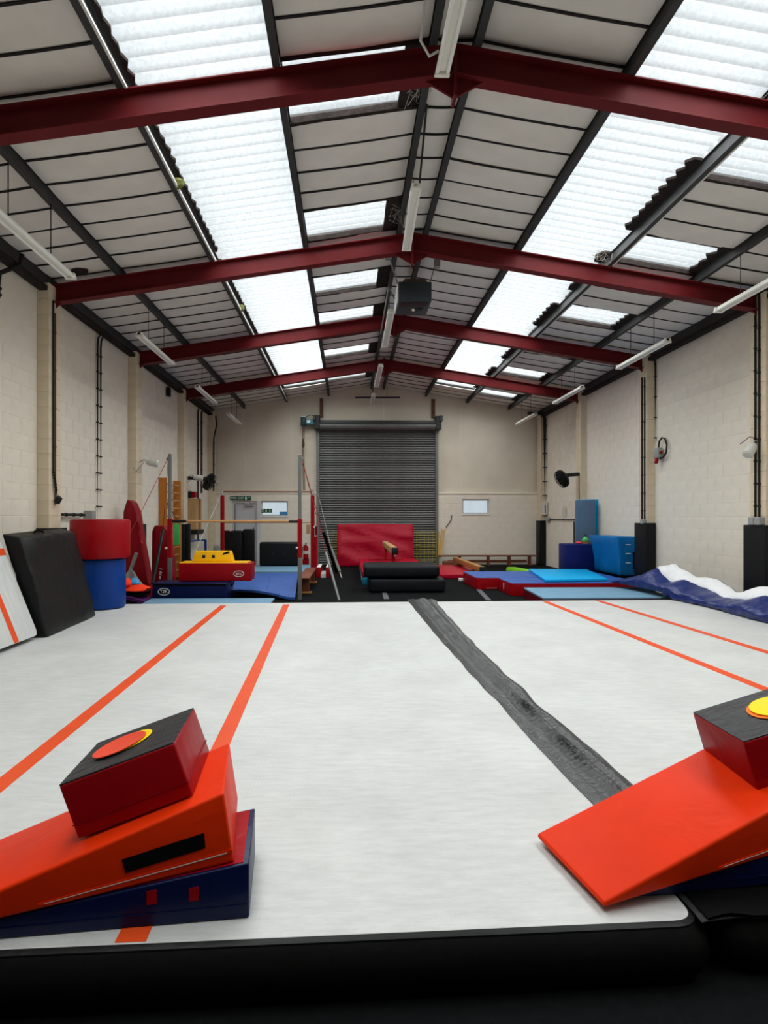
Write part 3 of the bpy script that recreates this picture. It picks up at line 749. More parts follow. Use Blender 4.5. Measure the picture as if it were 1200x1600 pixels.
# ================================================================== FOREGROUND FOAM SHAPES
def axes(yaw, pitch):
    u0 = V(math.cos(yaw), math.sin(yaw), 0); v = V(-math.sin(yaw), math.cos(yaw), 0)
    return u0 * math.cos(pitch) + V(0, 0, -math.sin(pitch)), v, u0 * math.sin(pitch) + V(0, 0, math.cos(pitch))
def wedge_geo(O, ax, H, W, L, T, r=.01, seg=3):
    u, v, w = ax; O = Vector(O)
    return bevel(hexa([O, O - v * W, O - v * W + u * L, O + u * L, O + w * H, O - v * W + w * H, O - v * W + u * L + w * T, O + u * L + w * T]), r, seg)
def patch_on(O, ax, a, b, c, d, out, h):      # flat strip on the v = 0 face: u from a..b, w from c..d (four (u, w) pairs given)
    u, v, w = ax
    return prism([O + u * p + w * q + v * out for p, q in (a, b, c, d)], v * h)
def blue_wedge(label, O, yaw, H=.185, W=.393, L=1.137, patches=True):
    ax = axes(yaw, 0); u, v, w = ax; O = Vector(O)
    t = thing('foam_wedge', label, 'foam wedge', O + u * L / 2 - v * W / 2, 'blue foam wedges')
    obj('wedge_body', wedge_geo(O, ax, H, W, L, .012, .014), 'navy', t)
    s = (H - .012) / L; e = .006
    top = [O + u * .02 - v * .012 + w * (H - s * .02), O + u * .02 - v * (W - .012) + w * (H - s * .02), O + u * (L - .02) - v * (W - .012) + w * (.012 + s * .02), O + u * (L - .02) - v * .012 + w * (.012 + s * .02)]
    obj('top_panel', prism([p - w * .002 for p in top], w * .004), 'red', t)
    obj('bottom_seam', prism([O + u * .01 + w * .045 + v * .0, O + u * (L * .8) + w * .03, O + u * (L * .8) + w * .033, O + u * .01 + w * .049], v * .0025), 'navy', t)
    if patches:
        for a in (.165, .265 + .035):
            obj('hook_patch', patch_on(O, ax, (a, .075), (a + .032, .073), (a + .032, .117), (a, .119), -.001, .004), 'red', t)
    return t
def orange_wedge(label, O, yaw, pitch, strap=True):
    H, W, L, T = .2405, .4655, 1.079, .02
    ax = axes(yaw, pitch); u, v, w = ax; O = Vector(O)
    t = thing('foam_wedge', label, 'foam wedge', O + u * L / 2 - v * W / 2, 'orange foam wedges')
    obj('wedge_body', wedge_geo(O, ax, H, W, L, T, .010), 'orange', t)
    obj('zip_seam', patch_on(O, ax, (.0, .035), (.62, .012), (.62, .020), (.0, .047), -.001, .003), 'orange', t)
    obj('stitching', patch_on(O, ax, (.02, .036), (.60, .0145), (.60, .0165), (.02, .039), .001, .002), 'pale_plastic', t)
    if strap: obj('velcro_strap', patch_on(O, ax, (.085, .072), (.345, .052), (.35, .098), (.082, .122), -.001, .005), 'strap', t)
    return t
def foam_block(label, O, yaw, pitch, H, W, L, mirror=False):
    ax = axes(yaw, pitch); u, v, w = ax; O = Vector(O)
    t = thing('foam_block', label, 'foam block', O + u * L / 2 - v * W / 2, 'red foam blocks with black tops')
    obj('block_body', wedge_geo(O, ax, H, W, L, H, .008), 'red', t)
    q = .003
    obj('black_top', rough(subdiv(prism([O + w * (H - q) + u * q - v * q, O + w * (H - q) + u * (L - q) - v * q, O + w * (H - q) + u * (L - q) - v * (W - q), O + w * (H - q) + u * q - v * (W - q)], w * .006), 3), .001, 9), 'black_top', t)
    band = .05
    obj('seam_band', join(prism([O + w * band - u * 0, O + w * band + u * L, O + w * (band + .004) + u * L, O + w * (band + .004)], v * .003),
        prism([O + w * band, O + w * band - v * W, O + w * (band + .004) - v * W, O + w * (band + .004)], u * -.003)), 'red_deep', t)
    return t, ax
def disc(label, px, py, O, ax, H, lift, r, m):
    u, v, w = ax; c = onp(px, py, O + w * H, w)
    g = lathe([(r * .96, 0), (r, .0015), (r, .0035), (r * .95, .0045), (r * .93, .0038), (.01, .0038)], c + w * lift, w, 40)
    return single('marker_disc', g, m, label, 'disc', 'round rubber marker discs')
blue_wedge('navy foam wedge with red top, bottom of the left front stack', (-.3332, 2.0584, TZ + .002), 3.2431)
orange_wedge('orange foam wedge with black strap lying on the left navy wedge', (-.3859, 2.0737, .3825), 3.2924, .1467)
O = V(-.5381, 2.125, .5862)
_, ax = foam_block('dark red foam block with black top on the left orange wedge', O, 3.2145, .3322, .1953, .3941, .4039)
disc('yellow disc half hidden under a red disc', 198, 1162.5, O, ax, .1953, .0045, .098, 'disc_yellow')
disc('red disc on the black top of the left foam block', 188.5, 1168, O, ax, .1953, .0105, .098, 'disc_red')
yawR, pitR = 3.3275, .142; axR = axes(yawR, pitR); uR, vR, wR = axR
OR = V(.868, 2.043, .241) - wR * .02 - uR * 1.079
ub = axes(3.25, 0)[0]
blue_wedge('navy foam wedge at the bottom of the right front stack', V(.905, 2.105, TZ + .009) - ub * 1.137, 3.25)
orange_wedge('large orange foam wedge at the lower right, thin end over the black seam', OR, yawR, pitR, False)
topR = axes(3.1203, .2939)
OB = V(1.5726, 2.2875, .4985) - topR[0] * .4048
_, ax = foam_block('dark red foam block cut off by the right picture edge', OB, 3.1203, .2939, .1969, .36, .4048)
disc('orange disc under the yellow disc on the right foam block', 1210, 1109, OB, ax, .1969, .0045, .100, 'disc_orange')
disc('yellow disc on the right foam block', 1213, 1107, OB, ax, .1969, .0105, .096, 'disc_yellow')

# ================================================================== LEFT SIDE
# folded air track leaning on the left wall
B1 = V(-3.43, 6.87, TZ + .012); eb = V(-.5, 0, 1.27).normalized(); ea = V(0, -1, 0); en = ea.cross(eb).normalized()
if en.x < 0: en = -en
t = thing('folded_air_track', 'folded white air track with orange stripes leaning at the left edge', 'air track', B1 + ea * 1.1)
def pan(a, b, o=0): return B1 + ea * a + eb * b + en * o
body = [pan(0, 0, -.15), pan(2.3, 0, -.15), pan(2.3, 1.75, -.15), pan(0, 1.75, -.15), pan(0, .03, -.005), pan(2.3, .03, -.005), pan(2.3, 1.75, -.005), pan(0, 1.75, -.005)]
dz = TZ + .008 - min(p.z for p in body)
obj('track_body', bevel(hexa([p + V(0, 0, max(0, dz)) if i < 2 else p for i, p in enumerate(body)]), .05, 4), 'skirt', t)
o = rounded([V(.01, .04, 0), V(2.29, .04, 0), V(2.29, 1.74, 0), V(.01, 1.74, 0)], .08)
obj('white_face', prism([pan(p.x, p.y, -.003) for p in o], en * .006), 'track_white', t, 0)
def panel_ab(px, py): q = onp(px, py, B1, en) - B1; return q.dot(ea), q.dot(eb)
a0, b0 = panel_ab(8, 862); a1, b1 = panel_ab(14, 975)
obj('orange_stripe', prism([pan(.012, b0 - .04, .003), pan(2.28, b0 - .04, .003), pan(2.28, b0 + .04, .003), pan(.012, b0 + .04, .003)], en * .002), 'stripe', t, 0)
obj('orange_stripe', prism([pan(a1 - .045, .045, .003), pan(a1 + .045, .045, .003), pan(a1 + .045, 1.73, .0035), pan(a1 - .045, 1.73, .0035)], en * .002), 'stripe', t, 0)
# black crash mat leaning
def lean(p0, p1, q0, q1, th, r=.025, seg=3):    # bottom p0-p1, top q0-q1, thickness vector
    th = Vector(th); return bevel(hexa([p0, p1, p1 + th, p0 + th, q0, q1, q1 + th, q0 + th]), r, seg)
p0, p1 = onz(74, 996, TZ + .004), onz(150, 962, TZ + .004)
q0, q1 = onY(31, 841, p0.y), onY(117, 831, p1.y)
t = thing('crash_mat', 'black crash mat leaning in front of the red and blue barrels', 'mat', (p0 + p1) / 2)
th = V(-.19, -.02, .05)
g = hexa([p0, p1, p1 + V(-.19, -.02, .0), p0 + V(-.19, -.02, 0), q0, q1, q1 + th, q0 + th])
obj('mat_cover', wrinkle(bevel(g, .018, 2), 14, (1, 0, .25), (0, .75, .65), .03, 2.4, 3), 'black', t, 50)
obj('handle', tube([q0.lerp(q1, .35) + th * .5 + V(0, 0, .005), q0.lerp(q1, .38) + th * .5 + V(0, 0, .03), q0.lerp(q1, .5) + th * .5 + V(0, 0, .02), q0.lerp(q1, .53) + th * .5], .012, 6), 'strap', t)
# barrels
bc = onz(142, 955, TZ); bc = V(bc.x, bc.y + .36, TZ + .004)
single('foam_barrel', lathe([(.30, 0), (.335, .01), (.35, .04), (.35, .70), (.338, .73), (.30, .738)], bc, n=44), 'blue', 'blue foam barrel standing under the red barrel', 'barrel', 'foam barrels', 40)
single('foam_barrel', lathe([(.36, 0), (.405, .01), (.42, .04), (.42, .55), (.405, .578), (.36, .585)], bc + V(.0, -.02, .742), n=44), 'red', 'large red foam barrel on top of the blue barrel', 'barrel', 'foam barrels', 40)
# wall pads on the pilasters
def pad(wall, x, sgn, y, z1, label, inner=.235, hw=.25):
    xi = x - sgn * inner
    t = thing('wall_pad', label, 'pad', ((xi + x) / 2, y, 0), 'black pillar pads')
    xo = x - sgn * (PD + .012); h2 = hw - .055
    obj('pad_front', bevel(box(min(xi, xo), max(xi, xo), y - hw, y + hw, .01, z1), .012, 2), 'pad', t)
    if PD > 0:
        obj('pad_side', bevel(box(min(xo, x - sgn * .016), max(xo, x - sgn * .016), y - hw, y - .19, .01, z1), .008, 1), 'pad', t)
pad(wall_left, XL, -1, FRAMES[4] - .03, 1.40, 'black pad on the left pillar behind the leaning black mat')
pad(wall_left, XL, -1, FRAMES[5] - .03, 1.42, 'black pad on the left pillar behind the tall red mat')
pad(wall_right, XR, 1, FRAMES[4] - .03, 1.44, 'black pad on the right pillar at the picture edge')
pad(wall_right, XR, 1, FRAMES[5] - .03, 1.44, 'black pad on the right pillar beside the blue draped block')
pad(wall_right, XR, 1, FRAMES[6] - .03, 1.45, 'thin black pad on the pillar under the right wall fan', .215)
pad(wall_right, XR, 1, 19.70, 1.46, 'black pad in the right rear corner by the bench', .215, .2)
# tall folded red mats
def tall_mat(label, pts_px, yb, depth, m, lettering=None):
    poly = [onY(px, py, yb) for px, py in pts_px]
    for p in poly: p.z = max(p.z, .012)
    t = thing('folded_mat', label, 'mat', sum(poly, V(0, 0, 0)) / len(poly) * 1)
    obj('mat_cover', wrinkle(bevel(prism(poly, (0, depth, 0)), .03, 2), 7, (.3, -1, 0), (.3, 0, 1), .07, 3.0, 2), m, t, 60); return t
t = tall_mat('tall tapering red folded mat standing against the left wall', [(189, 936), (235, 936), (236, 925), (222, 850), (214, 800), (207, 784), (198, 780), (192, 800)], 11.75, .28, 'red_deep')
t = tall_mat('shorter dark red folded mat with white lettering, left of the wall bars', [(236, 925), (272, 925), (269, 870), (261, 828), (256, 821), (241, 821), (237, 830)], 12.9, .25, 'red_deep')
p = onY(249, 900, 12.88)
text('lettering', "'Tade I", .12, p, (.2, 0, 1), (-1, 0, .2), 'white_paint', t)
# heap of covers at the end of the track
def lump(c, rx, ry, rz, seed, amp=.35, n=14):
    v, f = lathe([(.05, 0), (.75, .02), (1, .25), (.85, .55), (.5, .85), (.05, 1.0)], (0, 0, 0), n=n)
    out = []
    for p in v:
        k = 1 + amp * noise.noise(p * 2.1 + V(seed, 0, seed)); out.append(Vector(c) + V(p.x * rx * k, p.y * ry * k, p.z * rz * (1 + amp * .6 * noise.noise(p * 3 + V(0, seed, 0)))))
    return out, f
yh = 10.75
def hp(px, py, dy=0): return onY(px, py, yh + dy)
pm = thing('folded_sheet', 'purple folded sheet at the bottom of the cover heap', 'sheet', (hp(203, 944).x, yh, 0))
a, b, c, d = hp(178, 934), hp(200, 930), hp(229, 938), hp(229, 944)
for k, (dz, m) in enumerate(((0, 'purple'), (-.035, 'purple'), (-.075, 'strap'))):
    rows_ = []
    for j in range(3):
        y = yh - .1 + j * .28
        rows_.append([V(a.x - .1, y, .10 + dz), V(b.x - .05, y, .165 + dz), V(b.x + .05, y, .16 + dz), V(c.x, y, .075 + dz * .8)])
    obj('fold', thick(rows_, (0, 0, .025)), m, pm, 0)
single('black_sheet', rough(subdiv(box(hp(180, 930).x, hp(224, 930).x, yh - .03, yh + .45, .192, .235), 2), .02, 5), 'strap', 'black crumpled sheet between the purple and orange covers', 'sheet')
single('orange_cover', lump((hp(210, 925).x, yh + .12, .245), .25, .18, .13, 3), 'cloth_orange', 'bright orange crumpled cover on the heap by the left wall', 'cover')
single('orange_bag', lump((hp(196, 915).x, yh + .06, .345), .10, .09, .14, 8), 'cloth_orange', 'small orange bag leaning on the grey cover', 'bag')
single('blue_cover', lump((hp(187, 922).x, yh + .2, .25), .11, .12, .12, 11), 'cloth_blue', 'light blue crumpled cover at the left of the heap', 'cover')
single('blue_cloth', lump((hp(206, 912).x, yh + .13, .36), .09, .07, .13, 15), 'cloth_blue', 'light blue cloth beside the small orange bag', 'cloth')
gt = [hp(203, 888, .3)] + [hp(px, py, dy) for px, py, dy in ((176, 914, .25), (186, 916, .16), (203, 914, .24), (218, 913, .20), (226, 916, .32), (214, 913, .5), (195, 913, .55))]
single('grey_cover', rough(subdiv((gt, [(0, i, i + 1 if i < 7 else 1) for i in range(1, 8)] + [tuple(range(7, 0, -1))]), 3), .03, 6), 'cloth_grey', 'grey cover peaked like a tent over the heap', 'cover', None, 60)
single('grey_rod', tube([hp(203.5, 892, .36), hp(213.5, 864, .36)], .034, 12), 'steel', 'short grey padded rod sticking out of the grey cover', 'rod')
# light blue mat in front of the navy block
fy = 10.05
t = thing('floor_mat', 'pale blue mat with wine red side in front of the navy logo block', 'mat', (onY(325, 940, fy).x, 10.4, 0))
xa, xb = onz(216, 943, .13).x, onz(420, 941, .13).x; xc = onz(434, 931, .13).x
obj('mat_top', bevel(slab4(V(xa, fy, .06), V(xb, fy, .06), V(xc - .02, 10.82, .10), V(xa, 10.82, .10), .03), .012, 2), 'lightblue', t)
obj('mat_core', slab4(V(xa + .02, fy + .02, .0), V(xb - .01, fy + .02, .0), V(xc - .03, 10.8, .0), V(xa + .02, 10.8, .0), .062), 'wine', t, 0)
# navy block with logo, red and yellow block, yellow trapezoid
def logo(parent, c, ex, ey, a, b, dark):
    ez = Vector(ex).cross(Vector(ey)).normalized()
    lg = obj('logo', ring(c, ex, ey, a, b, a * .14), 'pale_plastic', parent, 0)
    if dark: obj('logo_field', oval(Vector(c) - ez * .001, ex, ey, a * .8, b * .8), 'strap', lg, 0)
    text('lettering', 'TZK', b * 1.05, Vector(c) + ez * .004, Vector(ex), Vector(ey), 'white_paint', lg)
yn = 10.90
x0, x1 = onY(237.5, 920, yn).x, onY(355, 920, yn).x; zt = onY(300, 911, yn).z
t = thing('vault_block', 'navy foam block with oval white logo and black strap', 'foam block', ((x0 + x1) / 2, yn + .38, 0))
obj('block_body', bevel(box(x0, x1, yn, yn + .58, .0, zt), .02, 3), 'navy', t)
obj('velcro_strap', box(x0 + .02, x1 - .03, yn - .004, yn + .002, zt - .055, zt - .018), 'strap', t, 0)
obj('velcro_patch', box(x1 - .002, x1 + .004, yn + .3, yn + .5, zt - .1, zt - .05), 'strap', t, 0)
obj('seam', box(onY(292, 920, yn).x - .004, onY(292, 920, yn).x + .004, yn - .003, yn + .002, .03, zt - .06), 'navy', t, 0)
c = onY(256, 924.5, yn); logo(t, V(c.x, yn - .002, c.z), (1, 0, 0), (0, 0, 1), .107, .066, True)
yr_ = 11.16; zb_ = zt + .004
x0, x1 = onY(278.5, 900, yr_).x, onY(392, 900, yr_).x; zt2 = onY(330, 880, yr_).z
t = thing('vault_block', 'red foam block with yellow top and upside down oval logo', 'foam block', ((x0 + x1) / 2, yr_ + .25, zb_))
obj('block_body', bevel(box(x0, x1, yr_, yr_ + .47, zb_, zt2), .02, 3), 'red', t)
obj('yellow_top', bevel(box(x0 + .01, x1 - .07, yr_ + .012, yr_ + .44, zt2 - .01, zt2 + .014), .008, 2), 'yellow', t)
c = onY(373, 896.5, yr_); logo(t, V(c.x, yr_ - .002, c.z), (-1, 0, 0), (0, 0, -1), .098, .058, False)
yt = 11.34; zb3 = zt2 + .016
xa, xb, xc, xd = (onY(px, 870, yt).x for px in (300.5, 363.5, 359.5, 305)); zt3 = onY(330, 861, yt).z
t = thing('trapezoid_block', 'small yellow trapezoid foam block on top of the red block', 'foam block', ((xa + xb) / 2, yt + .12, zb3))
obj('block_body', bevel(hexa([V(xa, yt - .03, zb3), V(xb, yt - .03, zb3), V(xb, yt + .24, zb3), V(xa, yt + .24, zb3), V(xd, yt, zt3), V(xc, yt, zt3), V(xc, yt + .2, zt3), V(xd, yt + .2, zt3)]), .012, 2), 'yellow', t)
for px in (318.5, 333.5):
    c = onY(px, 869.5, yt - .02); obj('hook_patch', box(c.x - .026, c.x + .026, yt - .028, yt - .01, c.z - .026, c.z + .026), 'navy', t, 0)
c = onY(354, 864, yt); obj('velcro_strap', hexa([V(c.x - .07, yt - .012, c.z - .04), V(c.x + .055, yt - .012, c.z + .0), V(c.x + .055, yt, c.z + .0), V(c.x - .07, yt, c.z - .04), V(c.x - .07, yt - .012, c.z - .005), V(c.x + .05, yt - .012, c.z + .035), V(c.x + .05, yt, c.z + .035), V(c.x - .07, yt, c.z - .005)]), 'strap', t, 0)
# soft blue landing mat with drooping corner
a, b, c, d = onz(362, 926, .10), onz(461, 937, .02), onz(466, 898, .13), onz(372, 898, .13)
t = thing('landing_mat', 'royal blue landing mat drooping onto the floor, right of the red block', 'mat', (a + c) / 2)
WZ = lambda s, q: .02 * noise.noise(V(s * 5, q * 4, 3)) + (.05 * math.sin(min(1, s * 1.25) * math.pi) if q < .4 else .03) * (1 - q)
obj('mat_cover', slab4(a, b, c, d, .045, 16, 16, WZ), 'royal', t, 50)
p, q = a.lerp(b, .52) + V(0, 0, .048 + .05), d.lerp(c, .55) + V(0, 0, .052)
obj('seam', tube([a.lerp(b, .55).lerp(d.lerp(c, .55), k / 8) + V(0, 0, .045 + WZ(.55, k / 8)) for k in range(9)], .006, 5), 'royal', t)
# bench between the mats and the post
zb4 = .35; a, b = onz(464.8, 902.8, zb4), onz(484, 902.8, zb4); c = onz(491, 886.7, zb4)
t = thing('gym_bench', 'brown wooden bench running away beside the blue landing mat', 'bench', ((a.x + b.x) / 2, (a.y + c.y) / 2, 0))
obj('bench_top', bevel(box(a.x, b.x, a.y, c.y, zb4 - .035, zb4), .008, 2), 'brown_wood', t)
for y in (a.y + .25, c.y - .3):
    obj('leg', bevel(box(a.x + .02, b.x - .02, y - .025, y + .025, .03, zb4 - .035), .006, 1), 'brown_wood', t)
    obj('foot', bevel(box(a.x - .02, b.x + .03, y - .05, y + .05, 0, .045), .01, 1), 'wood', t)
obj('stretcher', box((a.x + b.x) / 2 - .015, (a.x + b.x) / 2 + .015, a.y + .25, c.y - .3, .08, .15), 'brown_wood', t, 0)
# pale blue mats at the back left
x0, x1 = -3.0, onz(480, 895, .2).x
t = thing('floor_mat', 'pale blue landing mat under the black mat beside the fire door', 'mat', ((x0 + x1) / 2, 16, 0))
obj('mat_top', bevel(box(x0, x1, 15.75, 17.9, .10, .17), .015, 2), 'lightblue', t)
obj('mat_core', box(x0 + .01, x1 - .005, 15.77, 17.88, 0, .10), 'wine', t, 0)
yb5 = 17.35; p0, p1 = onY(405, 880, yb5), onY(467, 880, yb5); z0 = .174
t = thing('crash_mat', 'black crash mat standing on its edge under the left window', 'mat', ((p0.x + p1.x) / 2, yb5 + .15, z0))
obj('mat_cover', bevel(box(p0.x, p1.x, yb5, yb5 + .3, z0, onY(430, 847, yb5).z), .06, 4), 'black', t)
for px in (426, 445):
    c = onY(px, 865, yb5); obj('air_vent', lathe([(.02, 0), (.02, .006), (.012, .008)], V(c.x, yb5 + .001, c.z), (0, -1, 0), 10), 'dark_steel', t)
yb6 = 18.2; a, b, c = (onY(px, 850, yb6).x for px in (345, 377, 396.5)); z1 = onY(360, 829, yb6).z
single('crash_mat', bevel(box(a, b + .01, yb6, yb6 + .3, 0.004, z1), .05, 3), 'black', 'wide black mat standing before the fire door, behind the left red post', 'mat')
single('crash_mat', bevel(box(b + .03, c, yb6 + .05, yb6 + .4, 0.004, z1 + .04), .05, 3), 'black', 'narrow black mat standing before the fire door, right of the wide one', 'mat')
# yellow-black ground beyond: U-shaped red collar
c = onz(505, 903, 0)
t = thing('safety_collar', 'U-shaped red and white foam collar on the floor', 'foam collar', c + V(0, .5, 0))
for s in (-1, 1):
    xx = c.x + s * .12 + .0
    obj('collar_arm', bevel(box(xx - .055, xx + .055, c.y, c.y + 1.0, 0, .27), .02, 2), 'red', t)
    obj('white_lining', bevel(box(xx - .05, xx + .05, c.y + .01, c.y + .99, .268, .283), .004, 1), 'white_paint', t)
obj('collar_floor', box(c.x - .066, c.x + .066, c.y + .03, c.y + 1.0, .0, .10), 'pale_plastic', t, 0)

# ---- front bars
YF = 11.55
def bars_post(t, px, y, ztop, zred0, zred1, rl=.04):
    x = onY(px, 850, y).x
    obj('post_upper', bevel(box(x - .03, x + .03, y - .03, y + .03, zred1, ztop), .006, 1), 'steel', t)
    obj('post_sleeve', bevel(box(x - .042, x + .042, y - .042, y + .042, zred0, zred1), .008, 1), 'red', t)
    obj('post_lower', bevel(box(x - .036, x + .036, y - .036, y + .036, 0, zred0), .006, 1), 'steel', t)
    return x
t = thing('parallel_bar_frame', 'tall grey and red upright frame carrying the lower wooden bar', 'gym bar', (onY(367, 900, YF).x, YF, 0))
xl = bars_post(t, 265.5, YF, 2.75, .80, 1.53); xr = bars_post(t, 468.5, YF, 2.75, .80, 1.53)
zb7 = onY(370, 814.5, YF).z
obj('wooden_bar', tube([V(xl + .3, YF, zb7), V(xr - .2, YF, zb7)], .022, 12), 'wood_bar', t)
obj('bar_end', tube([V(xl + .04, YF, zb7), V(xl + .31, YF, zb7)], .027, 10), 'black_plastic', t)
obj('bar_end', tube([V(xr - .21, YF, zb7), V(xr - .04, YF, zb7)], .027, 10), 'black_plastic', t)
for x, s in ((xl, -1), (xr, 1)):
    obj('locking_knob', lathe([(.01, 0), (.022, .01), (.024, .03), (.012, .045)], V(x - .05, YF - .045, .98), (0, -1, 0), 10), 'pale_plastic', t)
    obj('pulley', lathe([(.03, 0), (.035, .01), (.03, .03)], V(x + s * .04, YF, 2.66), (0, 1, 0), 12), 'steel', t)
# guy cables of the front bars
tl, tr = V(xl - .03, YF, 2.68), V(xr + .05, YF, 2.62)
def cable(label, pts, r, m, pads=()):
    t = thing('guy_cable', label, 'cable', pts[-1]); obj('cable', tube(pts, r, 6), m, t)
    for (a, b, rr, mm) in pads: obj('padded_sleeve', tube([a, b], rr, 10), mm, t)
    return t
e1 = onY(222, 835, 10.6); e2 = onY(246, 900, 12.2)
f1 = V(onz(216, 930, 0).x, 10.6, .0)
cable('red guy cable from the left grey post to the wall side', [tl, V(-4.15, 11.2, .9), V(-4.22, 11.05, .02)], .006, 'rope_red')
p1, p2 = onY(254.5, 829, 12.3), onY(238.5, 912, 11.2)
cable('guy cable with dark padded sleeve in front of the shorter red mat', [tl, p1, p2, V(p2.x - .03, p2.y - .1, .02)], .006, 'rope_red', [(p1, p2, .034, 'pad')])
g1, g2 = onY(505, 830, 13.6), onY(526, 893, 14.7)
cable('rear guy cable of the right grey post with grey sleeve', [tr, onY(488, 775, 12.6), g1, g2, onz(533.5, 904, .02)], .006, 'rope_red', [(g1, g2, .04, 'pad')])
h1, h2 = onY(509, 863, 11.6), onz(530, 938.5, .03)
cable('front grey tensioner rod slanting down to the floor by the right post', [tr, onY(493, 800, 11.8), h1, h2], .006, 'rope_red', [(h1, h2, .026, 'steel')])
# ---- rear high bar
YH = 16.5
t = thing('high_bar', 'red high bar frame with wooden rail in front of the fire door', 'gym bar', (onY(418, 890, YH).x, YH, 0))
for px in (347.5, 488.5):
    x = onY(px, 800, YH).x
    obj('post', tube([V(x, YH, 0), V(x, YH, onY(px, 774, YH).z)], .055, 14), 'red', t)
    obj('post_head', tube([V(x, YH, onY(px, 774, YH).z), V(x, YH, onY(px, 765, YH).z)], .032, 12), 'chrome', t)
    obj('base_plate', bevel(box(x - .09, x + .09, YH - .25, YH + .25, 0, .03), .01, 1), 'red', t)
x0, x1 = onY(349, 800, YH).x, onY(487, 800, YH).x; zz = onY(420, 768.5, YH).z
obj('wooden_rail', tube([V(x0, YH, zz), V(x1, YH, zz)], .02, 12), 'brown_wood', t)
x1 = onY(488.5, 800, YH).x
obj('lower_rail', tube([V(onY(350, 800, YH).x, YH, 1.42), V(x1, YH, 1.42)], .014, 8), 'wood_bar', t)
obj('side_strut', tube([V(x1 + .1, YH - .3, 1.05), V(x1 + .1, YH - .3, 0)], .05, 12), 'red', t)
obj('locking_knob', lathe([(.01, 0), (.035, .02), (.03, .05)], V(x1 + .06, YH - .06, 1.3), (0, -1, 0), 10), 'pale_plastic', t)
obj('tension_lever', bevel(box(x1 + .07, x1 + .13, YH - .12, YH - .04, 1.08, 1.32), .01, 1), 'wine', t)
x0 = onY(347.5, 800, YH).x
obj('locking_knob', lathe([(.01, 0), (.035, .02), (.03, .05)], V(onY(361, 825, YH).x, YH - .06, onY(361, 828, YH).z), (0, -1, 0), 10), 'pale_plastic', t)
obj('tension_lever', bevel(box(x0 + .1, x0 + .28, YH - .04, YH + .02, 1.16, 1.2), .01, 1), 'wine', t)
cable('pale guy wire from the left red post down towards the corner', [V(x0 - .04, YH, onY(345, 772, YH).z), onY(340, 785, 16.4), onY(305, 862, 15.4), onY(300, 880, 15.3)], .010, 'pale_plastic')
m1, m2 = onY(517, 855, 17.2), onY(531, 894, 16.0)
cable('pale guy wire from the right red post with grey sleeve', [V(x1 + .04, YH, onY(490, 770, YH).z), onY(496, 755, 17.0) if False else onY(497, 772, 16.7), m1, m2, onz(534, 903, .02)], .010, 'pale_plastic', [(m1, m2, .042, 'galv')])
# ---- wall bars
yw0, yw1 = 14.55, 15.75; xw = XL + .19
t = thing('wall_bars', 'varnished wooden wall bars fixed to the left wall', 'wall bars', (XL + .1, (yw0 + yw1) / 2, 0))
for y in (yw0, yw1): obj('stile', bevel(box(XL + .004, xw, y - .022, y + .022, .02, 2.5), .005, 1), 'orange_wood', t)
rung = mesh_of('rung', tube([V(0, yw0 - (yw0 + yw1) / 2, 0), V(0, yw1 - (yw0 + yw1) / 2, 0)], .019, 10), 'wood_bar')
for k in range(12): put('rung', rung, (xw - .05, (yw0 + yw1) / 2, .22 + k * .195), t)
# mats hanging / standing by the wall bars
yg = 14.3; a = [onY(px, py, yg) for px, py in ((271.5, 853), (280.5, 851), (279.5, 818), (271.5, 818))]
t = thing('green_mat', 'glossy green mat hung in front of the wall bars', 'mat', (a[0].x, yg, a[0].z))
obj('mat_cover', bevel(prism(a, (0, .05, 0)), .012, 2), 'green', t)
for p in (a[2], a[3]): obj('hanging_strap', tube([p + V(0, .025, -.02), V(xw - .05, 14.62, 1.98)], .008, 5), 'cable', t)
yk = 14.9
a, b, c = (onY(px, 850, yk).x for px in (283, 289.5, 296)); z1 = onY(288, 819, yk).z
single('black_mat', bevel(box(a, b, yk, yk + .12, .004, z1), .015, 2), 'black', 'narrow black mat standing upright just right of the green mat', 'mat')
single('black_mat', bevel(box(b + .01, c, yk + .01, yk + .13, .004, z1 + .01), .015, 2), 'pad', 'narrow charcoal mat standing upright beside the low blue bar frame', 'mat')
# small blue bar frame
yq = 15.25; p0, p1 = onY(293, 846, yq), onY(321, 843.5, yq + 1.4)
t = thing('mini_bar', 'low blue tubular bar frame behind the yellow block', 'gym bar', (p0.x, yq + .6, 0))
obj('top_rail', tube([p0, p1], .022, 10), 'blue', t)
for p in (p0, p1): obj('leg', tube([V(p.x, p.y, 0), p], .035, 10), 'blue', t)
obj('clamp', bevel(box(p0.x + .03, p0.x + .1, p0.y - .04, p0.y + .04, .45, .52), .01, 1), 'black_plastic', t)
# plywood box on the left wall with red bell
yp0, yp1 = 17.05, 18.1
a = onX(310.5, 800, XL).y; b = onX(330.5, 800, XL + .2).y
t = thing('plywood_cabinet', 'tall plywood box on a black shelf on the left wall', 'cabinet', (XL + .12, 17.5, 1.15))
pz0, pz1 = onX(320, 826, XL + .15).z, onX(320, 781, XL + .15).z
obj('side_panel', bevel(box(XL + .016, XL + .22, 17.10, 17.14, pz0, pz1), .004, 1), 'plywood', t)
obj('front_panel', bevel(box(XL + .2, XL + .24, 17.12, 17.75, pz0, pz1), .004, 1), 'plywood', t)
obj('batten', bevel(box(XL + .24, XL + .28, 17.4, 17.5, pz0 - .12, pz1), .004, 1), 'wood', t)
obj('shelf', bevel(box(XL + .016, XL + .3, 17.0, 17.85, pz0 - .14, pz0 - .005), .006, 1), 'black_plastic', t)
t = thing('alarm_bell', 'red fire alarm box above the plywood cabinet', 'alarm', (XL + .1, 17.3, pz1))
